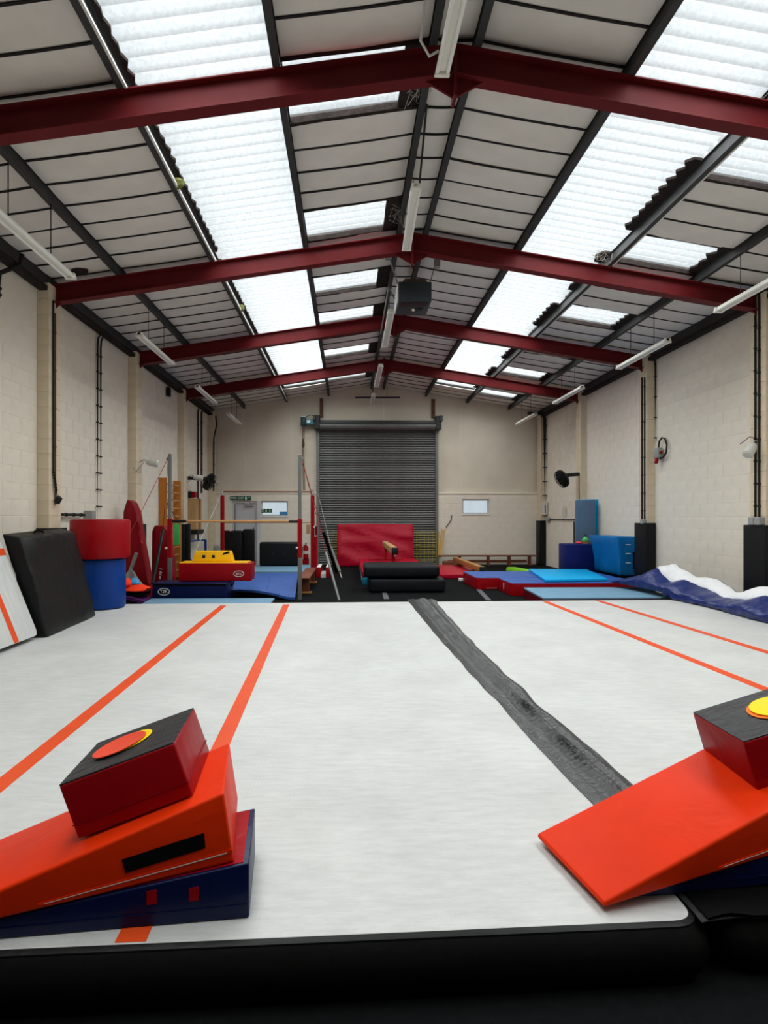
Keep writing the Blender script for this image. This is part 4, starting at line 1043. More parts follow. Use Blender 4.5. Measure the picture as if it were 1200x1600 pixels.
obj('alarm_body', bevel(box(XL + .016, XL + .2, 17.2, 17.45, pz1 + .03, pz1 + .19), .015, 2), 'crimson', t)
obj('alarm_back', bevel(box(XL + .012, XL + .1, 17.12, 17.5, pz1 + .02, pz1 + .2), .01, 1), 'black_plastic', t)
yx = 16.0
t = thing('red_ribbons', 'bunch of red straps hanging on the left wall', 'straps', (XL + .06, yx, 1.3))
for k in range(5):
    y = yx + k * .07 - .14; zz_ = 1.28 + .05 * ((k * 7) % 3)
    obj('strap', rough(subdiv(box(XL + .016, XL + .05 + .008 * (k % 2), y - .03, y + .03, zz_, 1.72), 2), .008, 12, k), 'red', t, 0)
single('wall_fitting', lathe([(.09, 0), (.14, .02), (.16, .15), (.15, .26), (.06, .30)], onY(336, 866, 19.76), n=18), 'grey_plastic', 'rounded grey fitting low on the end wall in the left rear corner', 'fitting')
# signs, extinguisher
c = onY(376, 778.3, YB - .09)
t = thing('fire_exit_sign', 'green fire exit sign above the door', 'sign', (c.x, YB - .09, c.z - .08))
obj('sign_board', box(c.x - .335, c.x + .335, YB - .095, YB - .082, c.z - .07, c.z + .07), 'sign_green', t, 0)
text('lettering', 'FIRE EXIT', .10, V(c.x - .1, YB - .098, c.z), (1, 0, 0), (0, 0, 1), 'white_paint', t)
text('arrow', '\u2191', .12, V(c.x + .28, YB - .098, c.z), (1, 0, 0), (0, 0, 1), 'white_paint', t)
obj('running_figure', join(box(c.x + .145, c.x + .2, YB - .099, YB - .096, c.z - .05, c.z + .045)), 'white_paint', t, 0)
c = onY(477.5, 875, 19.6)
t = thing('fire_extinguisher', 'red fire extinguisher by the end wall', 'extinguisher', V(c.x, 19.7, .22))
obj('cylinder', lathe([(.06, 0), (.085, .015), (.085, .36), (.06, .42), (.03, .44)], V(c.x, 19.7, .22), n=18), 'red', t)
obj('label', lathe([(.086, 0), (.086, .10)], V(c.x, 19.7, .38), n=18), 'pale_plastic', t)
obj('valve', join(box(c.x - .02, c.x + .02, 19.68, 19.72, .66, .72), box(c.x - .02, c.x + .09, 19.69, 19.71, .72, .74)), 'black_plastic', t, 0)
obj('hose', tube([V(c.x - .03, 19.68, .68), V(c.x - .1, 19.66, .6), V(c.x - .11, 19.64, .4)], .012, 6), 'black_plastic', t)
obj('wall_stand', box(c.x - .1, c.x + .1, 19.6, 19.85, 0.0, .218), 'red_deep', t, 0)
c = onY(481.5, 826, YB - .09)
single('notice', box(c.x - .06, c.x + .06, YB - .088, YB - .081, c.z - .15, c.z + .13), 'plywood', 'small brown notice on the wall above the fire extinguisher', 'notice')

# ================================================================== CENTRE
# crimson mat leaning on the shutter
yl = 19.25
a, b = onY(527, 886, yl), onY(647, 886, yl); zt_ = onY(587, 819, YB - .35).z
t = thing('crash_mat', 'large crimson mat leaning against the roller shutter', 'mat', ((a.x + b.x) / 2, yl, 0))
obj('mat_cover', wrinkle(bevel(hexa([V(a.x, yl, .006), V(b.x, yl, .006), V(b.x, yl + .16, .006), V(a.x, yl + .16, .006), V(a.x, YB - .42, zt_), V(b.x, YB - .42, zt_), V(b.x, YB - .26, zt_), V(a.x, YB - .26, zt_)]), .03, 2), 14, (0, -1, .2), (.45, 0, .9), .09, 1.6, 5), 'crimson', t, 60)
# rope net spread over the foot of the shutter
nx0, nx1 = onY(519, 850, YB - .17).x, onY(682, 850, YB - .17).x; nz1 = onY(600, 831, YB - .17).z
g = []
for k in range(27):
    x = nx0 + (nx1 - nx0) * k / 26
    g.append(tube([V(x + .02 * noise.noise(V(k, j, 0)), YB - .165 - .02 * noise.noise(V(k, j * .7, 4)), .04 + (nz1 - .04) * j / 7 - (.12 if 6 < k < 20 and j == 7 else 0)) for j in range(8)], .009, 4))
for k in range(10):
    z = .05 + (nz1 - .06) * k / 9
    g.append(tube([V(nx0 + (nx1 - nx0) * j / 16, YB - .165 - .02 * noise.noise(V(j, k, 9)), z + .02 * noise.noise(V(j * .8, k, 2))) for j in range(17)], .009, 4))
single('rope_net', join(*g), 'net', 'yellow rope net hanging over the foot of the roller shutter', 'net', None, 0)
nt_ = bpy.data.objects['rope_net']; nt_['kind'] = 'stuff'
for k, (pt, pb) in enumerate((((686, 831), (684.5, 871)), ((690.5, 826), (686, 871)), ((691.5, 829), (687.2, 870)), ((694.5, 827), (688, 871)))):
    single('cane', tube([onY(*pb, YB - .30 - .01 * k), onY(*pt, YB - .11)], .016, 6), 'cane', ('leftmost', 'second from left', 'third from left', 'rightmost')[k] + ' of four yellow canes leaning right of the shutter', 'cane', 'yellow canes leaning on the end wall')
single('black_strap', tube([onY(706, 805, YB - .09), onY(704.5, 813, YB - .095), onY(701, 818, YB - .10), onY(696.5, 824, YB - .10)], .012, 5), 'cable', 'thin black strap hanging on the wall above the yellow canes', 'strap')
# landing mats under the beam
t = thing('landing_mat', 'teal landing mat under the red mat and the high beam', 'mat', (1.15, 16, 0))
obj('mat_cover', bevel(box(.33, 2.05, 13.95, 18.4, .004, .17), .02, 2), 'teal', t)
obj('side_patch', box(.326, .331, 14.5, 14.9, .04, .13), 'white_paint', t, 0)
single('landing_mat', bevel(box(.32, 2.03, 13.98, 18.35, .175, .32), .025, 3), 'crimson', 'red landing mat on the teal mat, behind the navy crash mats', 'mat')
# high beam
t = thing('balance_beam', 'high suede balance beam on red legs above the navy crash mats', 'balance beam', (1.1, 16, .32))
bx0, bx1 = onY(612, 860, 14.2).x, onY(622, 860, 14.2).x; bzt = onY(617, 855.5, 14.2).z
obj('beam_body', bevel(box(bx0, bx1, 14.22, 18.1, bzt - .16, bzt), .02, 3), 'suede', t)
obj('end_cap', bevel(box(bx0, bx1, 14.17, 14.225, bzt - .165, bzt + .002), .015, 2), 'black_plastic', t)
for y in (14.75, 17.6):
    xm = (bx0 + bx1) / 2
    obj('leg', bevel(box(xm - .04, xm + .04, y - .06, y + .06, .34, bzt - .16), .008, 1), 'red', t)
    obj('foot', bevel(box(xm - .5, xm + .5, y - .05, y + .05, .322, .36), .008, 1), 'red', t)
obj('height_knob', lathe([(.01, 0), (.025, .02), (.02, .04)], V((bx0 + bx1) / 2 + .03, 14.69, bzt - .22), (0, -1, 0), 10), 'white_paint', t)
# two navy crash mats stacked
def soft(x0, x1, y0, y1, z0, z1, r, seed, amp=.012):
    return rough(subdiv(bevel(box(x0, x1, y0, y1, z0, z1), r, 3), 1), amp, 3.0, seed)
y0 = 12.5; xa, xb = onY(574, 905, y0).x, onY(697, 905, y0).x
single('crash_mat', soft(xa + .03, xb, y0, y0 + 1.15, .014, .285, .06, 1), 'navy_dark', 'thick dark navy crash mat on the floor, lower of the pair', 'mat', 'dark navy crash mats', 60)
xa, xb = onY(569, 890, y0).x, onY(688, 890, y0).x
single('crash_mat', soft(xa, xb, y0 + .02, y0 + 1.2, .312, .555, .06, 5), 'navy_dark', 'thick dark navy crash mat on top of the pair before the beam', 'mat', 'dark navy crash mats', 60)
# red floor mat with low beam
single('floor_mat', bevel(box(onz(688, 905, 0).x, 3.72, 15.3, 18.3, .004, .13), .025, 3), 'crimson', 'bright red floor mat under the low wooden beam', 'mat')
t = thing('floor_beam', 'low wooden beam with black end cap on the bright red mat', 'balance beam', (3.28, 16.6, .13))
obj('beam_body', bevel(box(3.20, 3.34, 14.72, 18.5, .215, .355), .015, 2), 'wood', t)
obj('end_cap', bevel(box(3.195, 3.345, 14.67, 14.73, .21, .36), .012, 2), 'black_plastic', t)
for y in (15.6, 17.8): obj('foot', bevel(box(3.12, 3.42, y - .06, y + .06, .134, .216), .01, 1), 'brown_wood', t)
c = onz(720, 908.5, 0)
t = thing('beam_foot', 'small white foot with a red bar on the floor by the red mat', 'foot bar', c + V(.2, 0, 0))
obj('white_end', bevel(box(c.x - .04, c.x + .08, c.y, c.y + .12, 0, .07), .01, 1), 'white_paint', t)
obj('red_bar', bevel(box(c.x + .08, c.x + .34, c.y + .03, c.y + .09, .01, .05), .008, 1), 'red', t)
# long low bench along the end wall
yb8 = 19.45
x0, x1 = onY(686, 870, yb8).x, XR - .32
t = thing('gym_bench', 'long low brown bench along the end wall under the right window', 'bench', ((x0 + x1) / 2, yb8 + .13, 0))
obj('bench_top', bevel(box(x0, x1, yb8, yb8 + .25, .30, .34), .008, 1), 'brown_wood', t)
for px in (719, 764, 797, 829):
    x = onY(px, 875, yb8).x; obj('leg', bevel(box(x - .03, x + .03, yb8 + .02, yb8 + .23, 0, .30), .005, 1), 'brown_wood', t)
obj('stretcher', box(x0 + .3, x1 - .3, yb8 + .11, yb8 + .14, .1, .18), 'brown_wood', t, 0)
c = onY(703, 882, 18.75)
single('low_block', bevel(box(c.x - .2, c.x + .19, 18.7, 19.0, .01, .2), .03, 2), 'brown_wood', 'small dark brown wooden block at the far end of the low beam', 'block')

# ================================================================== RIGHT SIDE
def red_blue(label, poly, y_lo, z1, extra=None):
    t = thing('landing_mat', label, 'mat', sum(poly, V(0, 0, 0)) / len(poly))
    o = rounded(poly, .12, 4)
    obj('red_side', loft([o, inset(o, -.012), o], [.006, z1 * .5, z1 - .01]), 'red', t, 50)
    obj('blue_top', loft([inset(o, .004), inset(o, .012)], [z1 - .009, z1]), 'royal', t, 30)
    return t
YA, YC, ZM = 13.04, 11.92, .26
ta = red_blue('blue topped landing mat with red sides, behind the front one', [V(2.76, YA, 0), V(5.84, YA, 0), V(5.84, 14.6, 0), V(2.76, 14.6, 0)], 0, ZM)
tb = red_blue('blue topped landing mat with red sides, nearest the pale blue mat', [V(3.22, YC, 0), V(5.86, YC, 0), V(5.86, 12.98, 0), V(3.22, 12.98, 0)], 0, ZM)
text('lettering', 'TZK', .07, V(3.206, 12.45, .14), (0, 0, 1), (0, 1, 0), 'white_paint', tb)
obj('piping', box(2.98, 3.2, YA - .018, YA - .012, .03, .036), 'pale_plastic', ta, 0)
t = thing('floor_mat', 'pale blue mat with wine red side at the far edge of the right air track', 'mat', (4.4, 11, 0))
q = [onz(852, 935.5, .2), onz(1056, 935.5, .2), onz(999, 917.5, .2), onz(817, 917.5, .2)]
q = [V(p.x, max(p.y, 10.16), .17) for p in q]; q[2].y = q[3].y = min(q[2].y, 11.84)
obj('mat_top', bevel(slab4(q[0], q[1], q[2], q[3], .032), .008, 2), 'lightblue', t)
obj('mat_core', slab4(*[V(p.x, p.y, .004) for p in q], .166), 'wine', t, 0)
z = ZM + .006
q = [onz(852, 909.5, z), onz(950, 908, z), onz(917, 892.6, z), onz(826, 892, z)]
single('thin_mat', bevel(slab4(q[0], q[1], q[2], q[3], .05), .012, 2), 'cyan', 'bright cyan thin mat lying across the blue mats', 'mat')
a, b = onz(798, 888, .07), onz(838, 895, .07); d = (b - a).normalized(); s = V(d.y, -d.x, 0) * .16
single('floor_beam', bevel(hexa([V(*(a - s).xy, .005), V(*(a + s).xy, .005), V(*(b + s).xy, .005), V(*(b - s).xy, .005), V(*(a - s * .8).xy, .11), V(*(a + s * .8).xy, .11), V(*(b + s * .8).xy, .11), V(*(b - s * .8).xy, .11)]), .012, 2), 'lime', 'lime green foam beam behind the cyan mat', 'foam beam')
# big foam cubes in the right corner
yc = 14.72
xa, xb, xm = onY(883.5, 870, yc).x, onY(943, 870, yc).x, onY(908, 870, yc).x; zc = onY(913, 850, yc).z
t = thing('foam_cube', 'dark blue foam cube in front of the leaning slate mats', 'foam block', ((xa + xb) / 2, yc + .3, 0))
obj('block_body', bevel(box(xa, xb - .02, yc, yc + .5, .006, zc), .03, 3), 'cobalt', t)
for x in (xm, xm + .08): obj('seam_strap', bevel(box(x, x + .05, yc - .006, yc + .002, .03, zc - .03), .002, 1), 'cobalt', t)
t = thing('draped_block', 'tall block under a wrinkled blue cover beside the black pillar pad', 'foam block', (6.1, 13.9, 0))
P8 = [V(6.02, 13.30, .265), V(6.37, 13.30, .265), V(6.37, 14.62, .265), V(6.02, 14.62, .265), V(5.93, 13.24, 1.13), V(6.385, 13.24, 1.13), V(6.385, 14.66, 1.13), V(5.86, 14.66, 1.13)]
def drape(g, amp):
    v = []
    for p in g[0]:
        k = amp * math.sin(p.y * 14 + p.z * 5 + 2 * noise.noise(p * 2)) * (1.15 - p.z); v.append(V(p.x + min(k, .04), p.y - abs(k) * .3, p.z))
    return v, g[1]
obj('cover', drape(subdiv(bevel(hexa(P8), .03, 2), 8), .035), 'cyan_drape', t, 60)
obj('block_core', box(6.08, 6.37, 13.36, 14.58, .0, .9), 'pad', t, 0)
obj('strap', box(6.26, 6.30, 13.16, 13.20, .42, .8), 'strap', t, 0)
for k in range(3): obj('tie', box(6.1, 6.2, 13.17, 13.19, .55 + k * .2, .57 + k * .2), 'pale_plastic', t, 0)
# leaning slabs
ys = 15.25
x0, x1 = onY(901.5, 800, ys).x, onY(931, 800, ys).x; zs_ = onY(915, 782, ys).z
single('slab_mat', bevel(hexa([V(x0 - .02, ys, .006), V(x1, ys, .006), V(x1 + .03, ys + .14, .006), V(x0, ys + .14, .006), V(x0 - .02, ys + .02, zs_), V(x1, ys + .02, zs_ + .02), V(x1 + .05, ys + .15, zs_ + .02), V(x0, ys + .15, zs_)]), .012, 2), 'slate', 'tall slate blue mat standing upright behind the dark blue cube', 'mat')
single('slab_mat', bevel(hexa([V(x0 + .1, ys + .16, .006), V(x1 + .17, ys + .16, .006), V(x1 + .17, ys + .27, .006), V(x0 + .1, ys + .27, .006), V(x0 + .1, ys + .16, zs_ + .03), V(x1 + .15, ys + .16, zs_ + .04), V(x1 + .15, ys + .27, zs_ + .04), V(x0 + .1, ys + .27, zs_ + .03)]), .012, 2), 'cyan', 'tall cyan mat right behind the slate blue mat', 'mat')
# small things on the cube
c = onz(921, 850, zc + .002)
for k, (r_, z, m, lab) in enumerate(((.10, 0, 'wood', 'tan cone at the bottom of the small stack'), (.098, .033, 'moss', 'olive cone second from the bottom of the small stack'), (.094, .066, 'green', 'green cone second from the top of the small stack'))):
    single('training_cone', lathe([(r_, 0), (r_, .03), (r_ * .55, .031)], V(c.x, yc + .2, zc + .002 + z), n=18), m, lab + ' on the dark blue cube', 'cone', 'training cones stacked on the cube')
t = thing('training_cone', 'green cone with a dark tip on top of the small stack', 'cone', V(c.x, yc + .2, zc + .1), 'training cones stacked on the cube')
obj('cone_body', lathe([(.09, 0), (.05, .04), (.025, .07)], V(c.x, yc + .2, zc + .101), n=18), 'green', t)
obj('tip', lathe([(.014, 0), (.02, .03), (.01, .07)], V(c.x, yc + .2, zc + .168), n=10), 'black_plastic', t)
c = onz(909, 850, zc + .002)
single('pink_beanbag', lump((c.x, yc + .15, zc + .003), .085, .06, .06, 4, .2), 'pink', 'small pink bean bag on the dark blue cube', 'bean bag')
# blue and white inflatable cover bundled along the right wall
front = [onz(px, py, TZ) for px, py in ((1062, 938), (1100, 949.5), (1150, 961), (1200, 972))]
def fx(y): return 5.36 + .03 * math.sin(y * 3) + (max(0, y - 9.6) * -.10)
ybeg, yend = 11.75, 6.3
crest = [(11.75, .34), (11.2, .52), (10.75, .70), (10.45, .74), (10.2, .66), (9.9, .56), (9.6, .57), (9.25, .50), (8.95, .43), (8.75, .46), (8.45, .58), (8.1, .60), (7.7, .52), (7.2, .46), (6.3, .5)]
fold = [(11.75, .33), (11.2, .50), (10.75, .66), (10.45, .55), (10.2, .46), (9.95, .53), (9.6, .44), (9.25, .40), (8.95, .36), (8.75, .37), (8.45, .40), (8.1, .50), (7.7, .42), (7.2, .40), (6.3, .45)]
def interp(tab, y):
    for (ya, va), (yb_, vb) in zip(tab, tab[1:]):
        if yb_ <= y <= ya: t = (ya - y) / (ya - yb_); t = t * t * (3 - 2 * t) * .5 + t * .5; return va + (vb - va) * t
    return tab[-1][1]
t = thing('folded_inflatable', 'deflated blue and white inflatable bundled along the right wall', 'inflatable', (5.8, 9, TZ))
rb, rw = [], []
N = 90
for k in range(N + 1):
    y = ybeg + (yend - ybeg) * k / N; x0 = fx(y); hf, hc = interp(fold, y), interp(crest, y)
    base = TZ + .012 if y < 9.85 else max(.03, TZ + .012 - (y - 9.85) * 0.0) + (.075 if y > 11.5 else .0)
    if y > 9.85: base = ZM + .03 if y > 10.1 else TZ + .04
    w1 = .30 + .06 * math.sin(y * 4.1)
    r_ = []
    for j in range(13):
        u = j / 12; bul = .06 * math.sin(u * math.pi) * (1 + .6 * noise.noise(V(y * 4, u * 3, 1)))
        wr = .022 * noise.noise(V(y * 7, u * 6, 7)) + .02 * math.sin(y * 16 + u * 5) * u * (1 - u)
        r_.append(V(x0 - bul + u * u * w1 + wr, y, base + (hf - base) * (u ** .8) + wr * .6))
    rb.append(r_)
    r_ = []
    for j in range(11):
        u = j / 10; x = x0 + w1 - .02 + u * .42
        h = hf + (hc - hf) * math.sin(min(1, u * 2.2) * math.pi / 2) - max(0, u - .5) ** 1.5 * .55
        r_.append(V(min(x, XR - .03 if not 8.75 < y < 9.4 else 5.97), y, max(base, h + .02 * noise.noise(V(y * 4, u * 4, 3)))))
    rw.append(r_)
def lip(g): return g
obj('blue_cover', thick(rb, (.015, 0, .004)), 'tarp', t, 50)
# the white lining shows over the humps; the rest of the back is blue again
def rows_part(rw, a, b): return [r_[a:b] for r_ in rw]
obj('white_lining', thick(rows_part(rw, 0, 6), (0, 0, -.012)), 'tarp_white', t, 60)
obj('blue_back', thick(rows_part(rw, 5, 11), (0, 0, -.012)), 'tarp', t, 60)

# ================================================================== WALL FITTINGS
def fan(label, hub, axis, wall_pt, group='black wall fans'):
    ax = Vector(axis).normalized(); hub = Vector(hub)
    t = thing('wall_fan', label, 'fan', wall_pt, group)
    obj('bracket_arm', tube([Vector(wall_pt), hub + V(0, .0, .05) - ax * .06], .05, 8), 'black_plastic', t)
    obj('motor', lathe([(.04, 0), (.075, .02), (.08, .12), (.05, .16)], hub - ax * .14, ax, 16), 'black_plastic', t)
    a = ax.orthogonal().normalized(); b = ax.cross(a); g = []
    for r_, h in ((.24, .0), (.24, .10), (.19, .13), (.19, -.03), (.12, .14), (.12, -.04), (.05, .145)):
        g.append(tube([hub + ax * h + (a * math.cos(2 * math.pi * k / 20) + b * math.sin(2 * math.pi * k / 20)) * r_ for k in range(21)], .007, 4))
    for k in range(24):
        dd = a * math.cos(2 * math.pi * k / 24) + b * math.sin(2 * math.pi * k / 24)
        g.append(tube([hub + dd * .05 + ax * .145, hub + dd * .19 + ax * .13, hub + dd * .24 + ax * .10, hub + dd * .24, hub + dd * .19 - ax * .03, hub + dd * .06 - ax * .045], .004, 3))
    obj('guard', join(*g), 'black_plastic', t, 0)['kind'] = 'stuff'
    for k in range(4):
        an = k * math.pi / 2; dd = a * math.cos(an) + b * math.sin(an); ee = a * math.cos(an + 1.2) + b * math.sin(an + 1.2)
        obj('blade', prism([hub + dd * .03 + ax * .03, hub + dd * .21 + ax * .02, hub + (dd + ee).normalized() * .21 + ax * .07, hub + ee * .05 + ax * .06], ax * .006), 'black_plastic', t, 0)
    obj('back_dish', lathe([(.04, -.05), (.2, -.035), (.245, .0), (.25, .05), (.245, .055), (.24, .0), (.19, -.028), (.04, -.044)], hub, ax, 28), 'black_plastic', t)
pr = V(XR - PD, FRAMES[6] - .1, onY(903, 741, FRAMES[6] - .1).z)
fan('black wall fan on the right pillar above the leaning mats', onY(880, 747, 16.25), (-.87, -.16, -.46), pr)
pl = V(XL + .004, 17.2, onX(305, 745, XL).z)
fan('black wall fan on the left wall above the alarm box', onY(325, 752, 17.1), (.87, -.16, -.46), V(XL + .02, 16.95, onY(302, 747, 16.95).z))
def flood(label, wp, lp, wire):
    wp, lp = Vector(wp), Vector(lp)
    t = thing('flood_lamp', label, 'lamp', wp, 'white wall flood lamps')
    obj('bracket', tube([wp, wp.lerp(lp, .5) + V(0, 0, .05), lp + V(0, 0, .03)], .012, 6), 'grey_plastic', t)
    d = (lp - wp).normalized()
    obj('lamp_head', lathe([(.03, 0), (.05, .02), (.075, .10), (.078, .24), (.05, .26)], lp - d * .05 + V(0, 0, .01), d + V(0, 0, -.12), 16), 'pale_plastic', t)
    obj('wire', tube([Vector(q) for q in wire], .006, 5), 'cable', t)
fl1 = onX(1183, 695, XR - PD)
flood('white flood lamp on the right wall beside the black conduits', V(XR - PD - .002, fl1.y, onX(1180, 690, XR - PD).z), onY(1176, 698, fl1.y - .05), [fl1 + V(-.01, 0, .1), fl1 + V(-.12, 0, .12), fl1 + V(-.2, .1, .02)])
f2 = onX(218, 722, XL + PD)
flood('white flood lamp on the left pillar above the tall red mat', f2 + V(.004, 0, 0), onY(232, 722.5, f2.y), [onX(204, 723, XL + .02), onX(212, 738, XL + PD + .02), onX(226, 721, XL + PD + .1)])
f3 = onX(297, 748, XL + PD)
flood('white flood lamp on the left wall next to the black fan', V(XL + PD + .004, FRAMES[6] + .05, onY(300, 745, FRAMES[6]).z), onY(305, 746, FRAMES[6] + .1), [V(XL + PD + .01, FRAMES[6], 2.65), V(XL + PD + .05, FRAMES[6], 2.5), V(XL + PD + .18, FRAMES[6] + .1, 2.68)])
def conduit(label, pts, r, clips=0, m='cable', box_at=None, box_m='grey_plastic', bs=.06):
    t = thing('conduit', label, 'conduit', pts[-1], 'surface conduits')
    obj('pipe', tube(pts, r, 8), m, t)
    a, b = Vector(pts[-2]), Vector(pts[-1])
    for k in range(clips):
        p = a.lerp(b, (k + .5) / clips); obj('clip', tube([p - (b - a).normalized() * .012, p + (b - a).normalized() * .012], r * 1.5, 6), m, t)
    if box_at is not None:
        p = Vector(box_at); obj('socket_box', bevel(box(p.x - bs, p.x + bs, p.y - bs, p.y + bs, p.z - bs, p.z + bs), .01, 1), box_m, t)
    return t
xi = XR - PD - .02
def rp(px, py, x=None): return onX(px, py, xi if x is None else x)
a = rp(1180, 492); b = rp(1180, 808)
conduit('black conduit on the right pillar at the picture edge, left one', [V(xi, a.y, a.z), V(xi, a.y, b.z)], .016, 9, box_at=V(xi - .02, a.y, b.z - .06))
a2 = rp(1186, 480); conduit('black conduit on the right pillar at the picture edge, right one', [V(xi - .01, a2.y, 5.0), V(xi, a2.y, a2.z - .15), V(xi, a2.y, b.z)], .016, 9, box_at=V(xi - .02, a2.y - .05, b.z - .06))
a = rp(1003, 590); conduit('black conduit above the pad beside the draped blue block', [V(xi, a.y, a.z), V(xi, a.y, rp(1003, 812).z)], .016, 8)
a = rp(1007, 590); conduit('thin black conduit ending in a grey socket above the same pad', [V(xi, a.y, a.z), V(xi, a.y, rp(1007, 812).z)], .014, 8, box_at=V(xi - .02, a.y, rp(1007, 815).z), bs=.05)
xw_ = XR - .03
a = onX(1018, 553, xw_); b = onX(1024, 700, xw_)
conduit('black cable down the right wall to the isolator switch', [V(xw_, a.y, a.z), V(xw_, b.y + .05, a.z - .08), V(xw_, b.y, a.z - .3), V(xw_, b.y, b.z)], .018, 4)
t = thing('isolator_switch', 'grey isolator box with red knob and cable loop on the right wall', 'switch', V(xw_ - .05, b.y - .1, b.z - .2))
p = onX(1027, 708, xw_ - .05)
obj('switch_box', bevel(box(xw_ - .10, xw_, p.y - .13, p.y + .07, p.z - .1, p.z + .1), .012, 2), 'grey_plastic', t)
obj('red_knob', lathe([(.03, 0), (.03, .03), (.015, .035)], V(xw_ - .05, p.y - .131, p.z), (0, -1, 0), 12), 'red', t)
obj('red_plug', tube([V(xw_ - .06, p.y, p.z - .10), V(xw_ - .1, p.y - .05, p.z - .2)], .04, 10), 'red', t)
lp_ = [onX(px, py, xw_ - .03) for px, py in ((1029, 700), (1030, 690), (1034, 684), (1039, 685), (1042, 695), (1041, 707), (1037, 714), (1031, 717))]
obj('cable_loop', tube(lp_, .018, 8), 'cable', t)
xc_ = XR - .07
a, b = onY(851, 648, 19.45), onY(853, 785, 19.45)
conduit('thick black pipe down the right rear corner to the fuse box', [V(xc_ - .55, 19.45, 4.92), V(xc_ - .06, 19.45, 4.9), V(xc_, 19.45, 4.75), V(xc_, 19.45, b.z)], .05, 6)
c = onY(852.5, 795, 19.45)
t = thing('fuse_box', 'pale fuse box under the thick black pipe in the right rear corner', 'fuse box', V(xc_, 19.45, c.z - .2))
obj('case', bevel(box(XR - .14, XR - .016, 19.3, 19.56, c.z - .2, c.z + .22), .012, 1), 'pale_plastic', t)
obj('label_strip', box(XR - .12, XR - .09, 19.296, 19.302, c.z - .15, c.z + .12), 'black_plastic', t, 0)
obj('socket', bevel(box(XR - .10, XR - .016, 19.05, 19.35, c.z - .38, c.z - .28), .01, 1), 'grey_plastic', t)
conduit('thin black pipe running level along the right wall to the pillar', [V(XR - .03, 19.05, 1.5), V(XR - .03, FRAMES[6] + .2, 1.5)], .014, 3)
q = onX(880, 798, XR - .014)
single('notice', join(box(XR - .016, XR - .012, q.y - .25, q.y + .05, q.z - .18, q.z + .12)), 'pale_plastic', 'faint paper notice on the right wall below the fan', 'notice')
single('flex_cable', tube([V(XR - PD - .015, FRAMES[6] - .12, pr.z - .05), V(XR - PD - .015, FRAMES[6] - .14, 1.9), V(XR - PD - .015, FRAMES[6] - .12, 1.47)], .008, 5), 'cable', 'thin flex hanging from the right wall fan down the pillar', 'cable')
# left wall runs
xj = XL + PD + .02
def lpnt(px, py, x=xj): return onX(px, py, x)
a = lpnt(83.5, 470); b = lpnt(85, 768)
conduit('black cable down the left pillar to a hanging plug', [V(xj, a.y, a.z), V(xj, a.y, b.z + .3), V(xj + .02, a.y + .05, b.z)], .014, 7)
pq = onY(91, 781, b.y + .05)
single('hanging_plug', bevel(hexa([pq + V(*o) for o in ((-.045, -.04, -.02), (.0, -.04, -.07), (.0, .04, -.07), (-.045, .04, -.02), (.0, -.04, .07), (.05, -.04, .02), (.05, .04, .02), (.0, .04, .07))]), .008, 1), 'black_plastic', 'black square plug hanging from the cable on the left pillar', 'plug')
single('plug_flex', tube([V(xj + .02, a.y + .05, b.z), pq + V(-.03, 0, .12), pq + V(-.01, 0, .05)], .010, 5), 'cable', 'short black flex above the hanging plug', 'cable')
a = lpnt(86.5, 480); conduit('brown thin pipe beside the black cable on the left pillar', [V(xj, a.y, 4.55), V(xj, a.y, 1.75)], .011, 5, m='rust')
xk = XL + .032
for i, px in enumerate((152.5, 157.5)):
    a = lpnt(px, 520, xk); conduit(('left' if i == 0 else 'right') + ' one of two black conduits in the middle of the left wall', [V(xk + .07, a.y, 4.86), V(xk + .01, a.y, 4.74), V(xk, a.y, 4.6), V(xk, a.y, 1.3)], .017, 11)
a, b = lpnt(97, 804, xk + .03), lpnt(132, 804.5, xk + .03)
conduit('black pipe running level above the red barrel to a grey box', [a, b], .022, 3, box_at=V(xk + .05, lpnt(136, 806, xk).y, b.z), box_m='grey_plastic', bs=.075)
conduit('thin black pipe behind the tall red mat', [V(xk, 10.3, 1.33), V(xk, 12.2, 1.33)], .018, 2)
a = onX(3, 465, XL + .10)
conduit('bent black pipe at the upper left picture edge', [V(XL + .22, a.y + .25, 5.0), V(XL + .2, a.y + .24, 4.85), V(XL + .06, a.y + .02, 4.66), V(XL + .05, a.y, 4.5), V(XL + .05, a.y, a.z)], .03, 2)
for px, nm in ((309.5, 'black cable down the left wall just before the plywood box'), (315, 'brown pipe down the left wall behind the plywood box')):
    a = onX(px, 660, XL + .03); conduit(nm, [V(XL + .05, a.y, 4.8), V(XL + .03, a.y, 4.7), V(XL + .03, a.y, 2.3 if px > 312 else .9)], .03 if px > 312 else .022, 5, m='cable' if px < 312 else 'rust')
a = onX(327, 700, XL + PD + .02); conduit('black cable in the left rear corner with a loop at the top', [V(XL + PD + .1, 19.5, 4.8), V(XL + PD + .14, 19.45, 4.5), V(XL + PD + .03, 19.55, 4.1), V(XL + PD + .03, 19.55, 2.4)], .022, 5)
single('rose_socket', lathe([(.05, 0), (.05, .03), (.03, .05)], onY(338.5, 754, YB + .015), (0, -1, 0), 12), 'pale_plastic', 'small round socket on the end wall above the left red post', 'socket')
bx_ = onX(263, 612, XL + .05)
t = thing('junction_box', 'small black box hanging on two wires high on the left wall', 'box', bx_)
obj('box_body', bevel(box(bx_.x - .03, bx_.x + .05, bx_.y - .07, bx_.y + .07, bx_.z - .12, bx_.z + .1), .01, 1), 'black_plastic', t)
for dy in (-.04, .04): obj('wire', tube([V(bx_.x, bx_.y + dy, bx_.z + .1), V(bx_.x + .02, bx_.y + dy * 1.5, 4.86)], .008, 5), 'cable', t)

